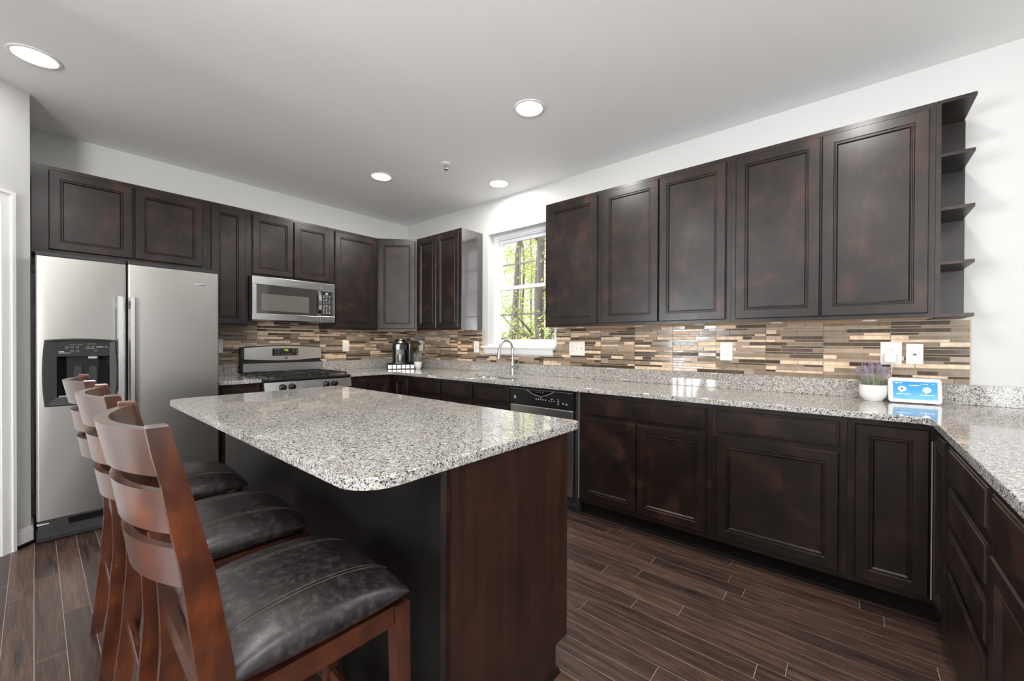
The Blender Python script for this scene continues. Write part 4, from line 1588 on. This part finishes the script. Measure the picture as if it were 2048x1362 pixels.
def make_stool():
    st = thing('counter_stool', '', 'stool')
    for s in (-1, 1):
        b = MB()
        xc = s * .198
        rgs = []
        for z_, yc, d in SC:
            w = .0125
            rgs.append([(xc - w, yc - d / 2, z_), (xc + w, yc - d / 2, z_), (xc + w, yc + d / 2, z_), (xc - w, yc + d / 2, z_)])
        # softened top
        z_, yc, d = SC[-1]
        rgs.append([(xc - .010, yc - d / 2 + .003, z_ + .003), (xc + .010, yc - d / 2 + .003, z_ + .003), (xc + .010, yc + d / 2 - .003, z_ + .003), (xc - .010, yc + d / 2 - .003, z_ + .003)])
        b.rings(rgs)
        b.add(rgs[0], [(3, 2, 1, 0)])
        b.build('rear_leg', M_STOOL, st)
        # front leg
        b = MB()
        x1_, x0_ = s * .200, s * .196
        rgs = []
        for z_, w, y_ in ((0, .015, .186), (.25, .0175, .180), (.583, .020, .172)):
            c = s * .198
            rgs.append([(c - w, y_ - w, z_), (c + w, y_ - w, z_), (c + w, y_ + w, z_), (c - w, y_ + w, z_)])
        b.rings(rgs)
        b.add(rgs[0], [(3, 2, 1, 0)])
        b.build('front_leg', M_STOOL, st)
    # slats, bowed backwards
    for z0_, z1_, th in ((.800, .872, .014), (.899, .974, .015), (1.001, 1.083, .020)):
        n = 18
        rgs = []
        for i in range(n + 1):
            t = i / n
            x_ = -.1855 + .371 * t
            bow = .052 * (1 - (2 * t - 1) ** 2)
            sec = []
            y0_, d0 = stile_y(z0_)
            y1_, d1_ = stile_y(z1_)
            yb0 = y0_ - d0 / 2 + .004 - bow
            yb1 = y1_ - d1_ / 2 + .004 - bow
            sec = [(x_, yb0, z0_), (x_, yb0 + th, z0_), (x_, yb1 + th, z1_), (x_, yb1, z1_)]
            rgs.append(sec)
        b = MB().rings(rgs)
        b.add(rgs[0], [(3, 2, 1, 0)])
        b.build('back_slat', M_STOOL, st, smooth=True, angle=R(35))
    # seat rails
    b = MB()
    b.box(-.178, .178, .160, .182, .535, .583)
    b.box(-.185, .185, -.215, -.193, .535, .583)
    b.box(-.209, -.187, -.175, .151, .535, .583)
    b.box(.187, .209, -.175, .151, .535, .583)
    b.build('seat_rail', M_STOOL, st)
    # stretchers
    MB().box(-.180, .180, .172, .190, .17, .205, bev=.003).build('foot_rail', M_STOOL, st)
    MB().box(-.185, .185, -.226, -.208, .27, .305, bev=.003).build('stretcher', M_STOOL, st)
    for s in (-1, 1):
        MB().box(s * .198 - .009, s * .198 + .009, -.190, .166, .23, .265, bev=.003).build('stretcher', M_STOOL, st)
    # cushion: puffed pad
    b = MB()
    N = 26

    def outline(t, grow=0):
        pass
    vs, fs = [], []
    NX, NY = 30, 26
    for side in (1, -1):
        base = len(vs)
        for j in range(NY + 1):
            for i in range(NX + 1):
                u_ = -1 + 2 * i / NX
                w_ = -1 + 2 * j / NY
                # squircle-ish footprint
                px, py = u_ * (1 - .035 * w_ * w_ * u_ * u_), w_ * (1 - .035 * u_ * u_ * w_ * w_)
                hwid = .229 - .010 * (1 - w_) / 2 * 1.0
                X = px * hwid
                Y = py * .206
                e = (1 - abs(u_) ** 5) * (1 - abs(w_) ** 5)
                e = max(e, 0) ** .42
                if side == 1:
                    dome = .030 * (1 - w_ * w_) + .010 * (1 - u_ * u_)
                    Z = .603 + (.026 + dome) * e
                else:
                    Z = .603 - .019 * e
                if side == 1:
                    for sx_ in (-.108, .108):
                        Z -= .0028 * math.exp(-((X - sx_) / .0055) ** 2) * min(1, e * 2)
                vs.append((X, Y, Z))
        for j in range(NY):
            for i in range(NX):
                a = base + j * (NX + 1) + i
                q = (a, a + 1, a + NX + 2, a + NX + 1)
                fs.append(q if side == 1 else q[::-1])
    b.add(vs, fs)
    cu = b.build('seat_cushion', M_LEA, st)
    bm_ = bmesh.new()
    bm_.from_mesh(cu.data)
    bmesh.ops.remove_doubles(bm_, verts=list(bm_.verts), dist=.0006)
    bmesh.ops.recalc_face_normals(bm_, faces=list(bm_.faces))
    bm_.to_mesh(cu.data)
    bm_.free()
    cu.data.polygons.foreach_set('use_smooth', [True] * len(cu.data.polygons))
    sd = cu.modifiers.new('sub', 'SUBSURF')
    sd.levels = sd.render_levels = 1
    for sx_ in (-.114, -.102, .102, .114):
        b = MB()
        pts = []
        for k in range(31):
            w_ = -1 + 2 * k / 30
            w_ *= .93
            u_ = sx_ / .224
            e = max((1 - abs(u_) ** 5) * (1 - abs(w_) ** 5), 0) ** .42
            pts.append((sx_, w_ * .206, .603 + (.026 + .030 * (1 - w_ * w_) + .010 * (1 - u_ * u_)) * e - .0004))
        if abs(abs(sx_) - .108) < .01:
            b.tube(pts, .0007, 5)
            b.build('stitching', M_THREAD, cu)
    return st


def copy_tree(o, parent=None):
    c = o.copy()
    COL.objects.link(c)
    c.parent = parent
    for chd in list(o.children):
        copy_tree(chd, c)
    return c


proto = make_stool()
stools = [(3.345, -2.700, R(-1.0), 'cherry wood counter stool with brown leather seat nearest the camera'),
          (2.780, -2.700, R(-1.5), 'cherry wood counter stool with brown leather seat, middle one of the row'),
          (2.185, -2.705, R(-1.0), 'cherry wood counter stool with brown leather seat nearest the refrigerator')]
for i, (x_, y_, a, lab) in enumerate(stools):
    o = proto if i == 0 else copy_tree(proto)
    o.location = (x_, y_, 0)
    o.rotation_euler = (0, 0, a)
    tag(o, lab, 'stool', 'counter stools along the island')

# ------------------------------------------------------------------ coffee maker on a pod drawer
TH = R(55)
pdw = thing('pod_drawer', 'low black drawer with silver-lidded coffee pods under the coffee maker', 'pod drawer', (.295, -.290, .9145), TH)
b_ = MB().box(-.165, .165, -.165, .165, .0, .058, bev=.004)
b_.build('drawer_case', M_BLKM, pdw)
for i in range(6):
    for j in range(2):
        xa = -.145 + i * .050
        MB().box(xa, xa + .038, -.1668, -.1652, .008 + j * .022, .026 + j * .022, bev=.0004).build('coffee_pod', M_POD, pdw)
cm = thing('coffee_maker', 'black single-serve coffee maker with a silver-ringed lid in the corner', 'coffee maker', (.295, -.290, .9735), TH)
b_ = MB().prism([(a, b2) for a, b2 in round_rect(-.105, .070, -.135, .12, .045, 6)], .0, .024)
b_.build('drip_base', M_BLK, cm, smooth=True, angle=R(30))
b_ = MB().prism([(a, b2) for a, b2 in round_rect(-.100, .070, -.02, .125, .04, 6)], .0245, .25)
b_.build('column', M_BLK, cm, smooth=True, angle=R(30))
b_ = MB().prism([(a, b2) for a, b2 in round_rect(-.105, .072, -.115, .122, .05, 6)], .165, .225)
b_.build('brew_head', M_BLKG, cm, smooth=True, angle=R(30))
MB().lathe([(.075, 0), (.075, .02), (.066, .042), (.045, .058), (.018, .066), (0, .067)], (-.015, -.03, .2255), 28).build('lid', M_BLK, cm, smooth=True)
b_ = MB()
pts = [(-.015 + .070 * math.cos(R(200 + 140 * k / 12)), -.042 + .078 * math.sin(R(200 + 140 * k / 12)), .246) for k in range(13)]
b_.tube(pts, .0055, 8)
b_.build('silver_handle', M_CHROME, cm, smooth=True)
b_ = MB().box(-.035, .010, -.098, -.085, .255, .267, bev=.003)
b_.build('brand_plate', M_POD, cm)
b_ = MB().prism([(a, b2) for a, b2 in round_rect(.074, .118, -.10, .12, .02, 5)], .0245, .235)
b_.build('water_tank', simple('smoked_plastic', (.02, .022, .025), .08, spec=.8), cm, smooth=True, angle=R(30))
b_ = MB().lathe([(.0, 0), (.030, 0), (.036, .03), (.037, .075), (0, .075)], (-.015, -.085, .026), 24)
b_.build('cup_rest', M_STEEL, cm, smooth=True)

# ------------------------------------------------------------------ lavender pots
def lavender(label, loc, pr_, ph, n, spread, height, seed, bm_mats, nleaf=60, ring=False):
    random.seed(seed)
    t = thing('potted_lavender', label, 'potted plant', loc, 0, 'lavender pots on the worktop')
    prof = [(0, 0), (pr_ * .62, 0), (pr_ * .68, .003), (pr_ * .95, ph * .30), (pr_, ph * .55), (pr_, ph), (pr_ * .93, ph), (pr_ * .92, ph * .8), (0, ph * .8)]
    MB().lathe(prof, (0, 0, 0), 36).build('pot', M_CER, t, smooth=True)
    MB().lathe([(0, ph * .805), (pr_ * .90, ph * .805)], (0, 0, 0), 20).build('soil', M_SOIL, t)
    st = MB()
    fl_ = MB()
    lf = MB()
    for k in range(n):
        a = random.uniform(0, 2 * PI)
        rr2 = math.sqrt(random.random())
        p0 = Vector((math.cos(a) * rr2 * pr_ * .5, math.sin(a) * rr2 * pr_ * .5, ph * .8))
        h = height * (1 - .35 * rr2 ** 2) * random.uniform(.82, 1.05)
        p2 = Vector((math.cos(a) * rr2 * spread, math.sin(a) * rr2 * spread, ph * .8 + h))
        p1 = (p0 + p2) / 2 + Vector((0, 0, h * .12))
        st.tube([p0, p1, p2], .0009, 4)
        d = (p2 - p1).normalized()
        sp = height * random.uniform(.30, .42)
        q = max(4, int(sp / .0065))
        for i in range(q):
            c = p2 - d * sp * (i / q)
            mi = random.choice((0, 0, 1))
            for s in range(4):
                aa = s * PI / 2 + i * .8 + random.random() * .5
                rad = .0046 * (1 - .55 * (1 - i / q)) + .0008
                o = c + Vector((math.cos(aa) * rad, math.sin(aa) * rad, random.uniform(-.001, .001)))
                e = .0026
                tt = Vector((math.cos(aa), math.sin(aa), .8)) * e
                ss = Vector((-math.sin(aa), math.cos(aa), 0)) * e * .8
                fl_.add([o - ss, o + tt * .4 - ss * .2 + Vector((0, 0, -e * .4)), o + ss, o + tt * 1.5], [(0, 1, 3), (1, 2, 3), (0, 3, 2)], mi)
    for k in range(nleaf):
        a = random.uniform(0, 2 * PI)
        r0 = random.random() * pr_ * .6
        p0 = Vector((math.cos(a) * r0, math.sin(a) * r0, ph * .8))
        L = height * random.uniform(.35, .62)
        p2 = p0 + Vector((math.cos(a) * L * .75, math.sin(a) * L * .75, L * random.uniform(.5, .95)))
        pm = (p0 + p2) / 2 + Vector((0, 0, L * .1))
        ss = Vector((-math.sin(a), math.cos(a), 0)) * .0016
        lf.add([p0 - ss, p0 + ss, pm + ss * 1.3, pm - ss * 1.3, p2], [(0, 1, 2, 3), (3, 2, 4)])
    st.build('stems', M_STEM, t)
    lf.build('leaves', M_STEM, t)
    fl_.build('blossoms', bm_mats, t)
    return t


lavender('small white pot of pale lavender between the coffee maker and the window', (.515, -.215, .9145), .046, .085, 26, .070, .135, 7, [M_LAVW, M_LAV], 50)
lavender('white pot of purple lavender beside the smart display', (4.497, -.130, .9145), .059, .088, 52, .085, .150, 12, [M_LAV, M_LAVW], 90)

# ------------------------------------------------------------------ smart display
sd_ = thing('smart_display', 'white smart display with a bright blue screen at the peninsula corner', 'smart display', (4.660, -.150, .9145), R(7))
b_ = MB()
pr = round_rect(-.102, .102, .004, .132, .014, 6)
tilt = .16
b_.rings([[(a, .012 + (z_) * tilt, z_) for a, z_ in pr], [(a, 0 + z_ * tilt, z_) for a, z_ in pr],
          [(a * .985, -.0035 + z_ * tilt, .068 + (z_ - .068) * .975) for a, z_ in pr]])
b_.build('front_bezel', M_WPL, sd_, smooth=True, angle=R(30))
b_ = MB()
b_.prism([(.0125 + .01 * tilt, .010), (.0125 + .12 * tilt, .120), (.030, .09), (.075, .030), (.080, .002), (.02, .002)], -.085, .085, axis='x')
b_.build('rear_housing', M_WPL, sd_)
sp = MB()
px0, px1, pz0, pz1 = -.084, .086, .022, .114
fy = lambda z_: -.0042 + z_ * tilt
sp.add([(px0, fy(pz0), pz0), (px1, fy(pz0), pz0), (px1, fy(pz1), pz1), (px0, fy(pz1), pz1),
        (px0, fy(pz0) + .0005, pz0), (px1, fy(pz0) + .0005, pz0), (px1, fy(pz1) + .0005, pz1), (px0, fy(pz1) + .0005, pz1)],
       [(0, 1, 2, 3), (4, 7, 6, 5), (0, 4, 5, 1), (1, 5, 6, 2), (2, 6, 7, 3), (3, 7, 4, 0)])
scn = sp.build('screen', M_SCREEN, sd_)
for cx2, cz2, mt in ((-.048, .076, M_DKPRINT), (.046, .073, M_RED)):
    b_ = MB()
    pts = [(cx2 + .016 * math.cos(2 * PI * k / 24), cz2 + .0135 * math.sin(2 * PI * k / 24)) for k in range(24)]
    b_.add([(a, fy(z_) - .0004, z_) for a, z_ in pts], [tuple(range(24))])
    b_.add([(cx2 - .008, fy(cz2 - .010) - .0004, cz2 - .010), (cx2 + .002, fy(cz2 - .012) - .0004, cz2 - .012), (cx2 - .004, fy(cz2 - .02) - .0004, cz2 - .02)], [(0, 1, 2)])
    ic = b_.build('bubble_icon', M_WDISP, scn)
    b_ = MB()
    if mt is M_DKPRINT:
        st5 = []
        for k in range(10):
            rad = .009 if k % 2 == 0 else .0042
            st5.append((cx2 + rad * math.sin(PI * k / 5), cz2 + rad * math.cos(PI * k / 5)))
        b_.add([(a, fy(z_) - .0008, z_) for a, z_ in st5] + [(cx2, fy(cz2) - .0008, cz2)], [(k, (k + 1) % 10, 10) for k in range(10)])
    else:
        for (a, z_, w, h) in ((-.007, .0, .004, .004), (.0, -.002, .004, .006), (.005, .002, .004, .004), (.004, -.004, .004, .003)):
            b_.add([(cx2 + a, fy(cz2 + z_) - .0008, cz2 + z_), (cx2 + a + w, fy(cz2 + z_) - .0008, cz2 + z_), (cx2 + a + w, fy(cz2 + z_ + h) - .0008, cz2 + z_ + h), (cx2 + a, fy(cz2 + z_ + h) - .0008, cz2 + z_ + h)], [(0, 1, 2, 3)])
    b_.build('icon_mark', mt, ic)
ra = (PI / 2 - math.atan(tilt), 0, 0)
text_mesh('clock_line', '9:00  64°', .0085, M_WDISP, scn, (-.077, fy(.106) - .0006, .106), ra, .0001, 'LEFT')
b_ = MB()
for a, w, z_ in ((-.020, .038, .094), (-.070, .055, .048), (.020, .055, .046), (.024, .004, .102), (.034, .006, .102), (.045, .006, .102), (.066, .008, .102)):
    b_.add([(a, fy(z_) - .0005, z_), (a + w, fy(z_) - .0005, z_), (a + w, fy(z_ + .0018) - .0005, z_ + .0018), (a, fy(z_ + .0018) - .0005, z_ + .0018)], [(0, 1, 2, 3)])
b_.build('text_lines', M_WDISP, scn)

# ------------------------------------------------------------------ ceiling fittings
def downlight(x_, y_, label, e=10.5):
    t = thing('recessed_light', label, 'ceiling light', (x_, y_, HC), 0, 'recessed lights in the ceiling')
    MB().lathe([(.084, -.0005), (.098, -.0005), (.098, -.004), (.090, -.007), (.084, -.006)], (0, 0, 0), 40).build('trim_ring', M_TRIM, t, smooth=True)
    MB().lathe([(0, -.0055), (.060, -.0055), (.083, -.003), (.0835, -.0005)], (0, 0, 0), 40).build('lens', M_LENS, t, smooth=True)
    l = add_light('downlight_lamp', 'AREA', (x_, y_, HC - .012), e, (1, .985, .96), rot=(0, 0, 0), shape='DISK', size=.16)
    return t


downlight(1.115, -3.111, 'lit recessed light in the upper left corner near the diagonal wall', 3.5)
downlight(2.825, -1.078, 'lit recessed light over the aisle, highest on the right of the four')
downlight(1.150, -1.094, 'lit recessed light near the microwave side, left of the sprinkler')
downlight(1.860, -.298, 'lit recessed light just in front of the window')
downlight(2.83, -3.05, 'lit recessed light over the stools, outside the picture')
downlight(4.45, -1.15, 'lit recessed light over the peninsula corner, outside the picture')
downlight(4.45, -3.05, 'lit recessed light above the camera, outside the picture')
sp_ = thing('fire_sprinkler', 'small white fire sprinkler on the ceiling between two lights', 'sprinkler', (1.804, -.895, HC))
MB().lathe([(.040, -.0005), (.040, -.004), (.030, -.010), (.014, -.012), (.014, -.010), (0, -.010)], (0, 0, 0), 28).build('escutcheon', M_TRIM, sp_, smooth=True)
b_ = MB().tube([(0, 0, -.010), (0, 0, -.030)], .006, 10)
b_.tube([(-.010, 0, -.022), (-.013, 0, -.035), (0, 0, -.050)], .0022, 6)
b_.tube([(.010, 0, -.022), (.013, 0, -.035), (0, 0, -.050)], .0022, 6)
b_.lathe([(0, -.050), (.014, -.050), (.014, -.052), (0, -.052)], (0, 0, 0), 14)
b_.build('sprinkler_head', M_CHROME, sp_)

# ------------------------------------------------------------------ woods outside the window
b_ = MB().box(-45, 25, .21, 60, -1.7, -1.5)
struct(b_.build('ground', M_GROUND), 'leafy ground of the woods outside')
random.seed(77)


def tree(name, label, x_, y_, rad, h, lean=(0, 0), leafn=900, crown=(1.6, 4.0, 1.5), mat=0, ls=.06, branch=5):
    t = thing(name, label, 'tree', (x_, y_, -1.5), 0, 'trees outside the window')
    b = MB()
    pts, rd = [], []
    n = 9
    for k in range(n + 1):
        q = k / n
        pts.append((lean[0] * q + .06 * math.sin(k * 1.9 + x_), lean[1] * q + .05 * math.cos(k * 1.3), h * q))
        rd.append(rad * .62 * (1.15 - .75 * q))
    b.tube(pts, rd, 10)
    tips = []
    for k in range(branch):
        q = random.uniform(.22, .95)
        p = Vector(pts[int(q * n)])
        a = random.uniform(0, 2 * PI)
        L = random.uniform(.7, 1.9)
        e1 = p + Vector((math.cos(a) * L * .5, math.sin(a) * L * .5, L * .3))
        e2 = p + Vector((math.cos(a) * L, math.sin(a) * L, L * random.uniform(.45, .9)))
        b.tube([p, e1, e2], [rad * .22, rad * .14, rad * .05], 5)
        tips += [e1, e2]
    b.build('trunk', M_BARK, t, smooth=True)
    f_ = MB()
    cr, zlo, _ = crown
    # clumps of leaves around the branch tips and through the crown
    clumps = [Vector(p) for p in tips] + [Vector((lean[0] * .7 + random.gauss(0, cr * .6), lean[1] * .7 + random.gauss(0, cr * .6), random.uniform(zlo * .35, h * .98))) for _ in range(14)]
    for k in range(leafn):
        c = random.choice(clumps) + Vector((random.gauss(0, .34), random.gauss(0, .34), random.gauss(0, .30)))
        if c.z < .1:
            continue
        s = ls * random.uniform(.6, 1.3)
        d1_ = Vector((random.gauss(0, 1), random.gauss(0, 1), random.gauss(0, .6))).normalized()
        d2_ = d1_.cross(Vector((random.gauss(0, 1), random.gauss(0, 1), random.gauss(0, 1)))).normalized()
        f_.add([c - d1_ * s, c + d2_ * s * .45, c + d1_ * s, c - d2_ * s * .45], [(0, 1, 2, 3)], random.choice((mat, mat, (mat + 1) % 3)))
    f_.build('foliage', M_LEAF, t)
    return t


def ray_xy(u_, dist):        # a place in the woods in the direction seen through the window
    d = fw + rt * ((u_ - 1024) / F_PX)
    tt = dist / d.y
    return 4.4067 + d.x * tt, -3.1156 + dist


tr_ = [(1074, 8.5, .21, 12, (.3, 0), 700, 0, 'thick straight trunk in the centre of the window'),
       (1012, 9.5, .17, 12, (1.1, 0), 900, 0, 'leaning ivy-covered trunk at the left of the window'),
       (1050, 15, .10, 12, (-.3, 0), 700, 1, 'thin trunk between the leaning and the thick one'),
       (1100, 13, .13, 12, (.2, 0), 800, 1, 'trunk just right of the thick one'),
       (1030, 19, .13, 12, (.2, 0), 900, 1, 'distant trunk behind the leaning one'),
       (1086, 21, .12, 13, (0, 0), 900, 1, 'distant trunk right of the centre'),
       (996, 16, .14, 12, (.2, 0), 900, 0, 'trunk at the left window frame'),
       (1112, 18, .15, 12, (-.4, 0), 900, 2, 'trunk near the right window frame'),
       (1062, 26, .16, 14, (0, 0), 1200, 1, 'far trunk left of the thick one'),
       (1040, 30, .18, 14, (0, 0), 1200, 0, 'farthest trunk near the middle'),
       (1135, 15, .14, 12, (0, 0), 900, 0, 'trunk hidden behind the wall right of the window'),
       (960, 14, .16, 12, (0, 0), 900, 2, 'trunk hidden left of the window'),
       (1180, 20, .16, 12, (0, 0), 900, 1, 'far trunk hidden right of the window')]
for u_, ds, rad, h, ln, lf_, mt, lab in tr_:
    x_, y_ = ray_xy(u_, ds)
    tree('tree', lab + ', outside', x_, y_, rad, h, ln, int(lf_ * 2.6), (1.5, 3, 1), mt, .036 + .0014 * ds, 9)
# understory shrubs
for i, (u_, ds, lab) in enumerate([(1000, 7.0, 'yellow-green shrub low at the left of the window'), (1045, 13, 'yellow-green shrub low in the middle of the window'),
                                   (1088, 9.8, 'bright shrub low beside the thick trunk'), (1108, 10, 'bright shrub low at the right of the window'),
                                   (1025, 17, 'far shrub behind the left of the window'), (1065, 18, 'far shrub behind the thick trunk'), (1098, 19, 'far shrub behind the right of the window')]):
    x_, y_ = ray_xy(u_, ds)
    t = thing('shrub', lab + ', outside', 'shrub', (x_, y_, -1.5), 0, 'shrubs outside the window')
    f_ = MB()
    br = MB()
    for k in range(12):
        a = random.uniform(0, 2 * PI)
        L = random.uniform(1.2, 2.8)
        p2 = Vector((math.cos(a) * .9, math.sin(a) * .9, L))
        br.tube([(0, 0, 0), p2 * .5 + Vector((0, 0, .2)), p2], [.02, .014, .006], 5)
        for j in range(90):
            q = random.uniform(.3, 1.05)
            c = p2 * q + Vector((random.gauss(0, .22), random.gauss(0, .22), random.gauss(0, .22)))
            s = .075 * random.uniform(.6, 1.2)
            d1_ = Vector((random.gauss(0, 1), random.gauss(0, 1), random.gauss(0, .6))).normalized()
            d2_ = d1_.cross(Vector((random.gauss(0, 1), random.gauss(0, 1), random.gauss(0, 1)))).normalized()
            f_.add([c - d1_ * s, c + d2_ * s * .5, c + d1_ * s, c - d2_ * s * .5], [(0, 1, 2, 3)], random.choice((0, 1, 1)))
    br.build('branches', M_BARK, t)
    f_.build('foliage', M_LEAF, t)
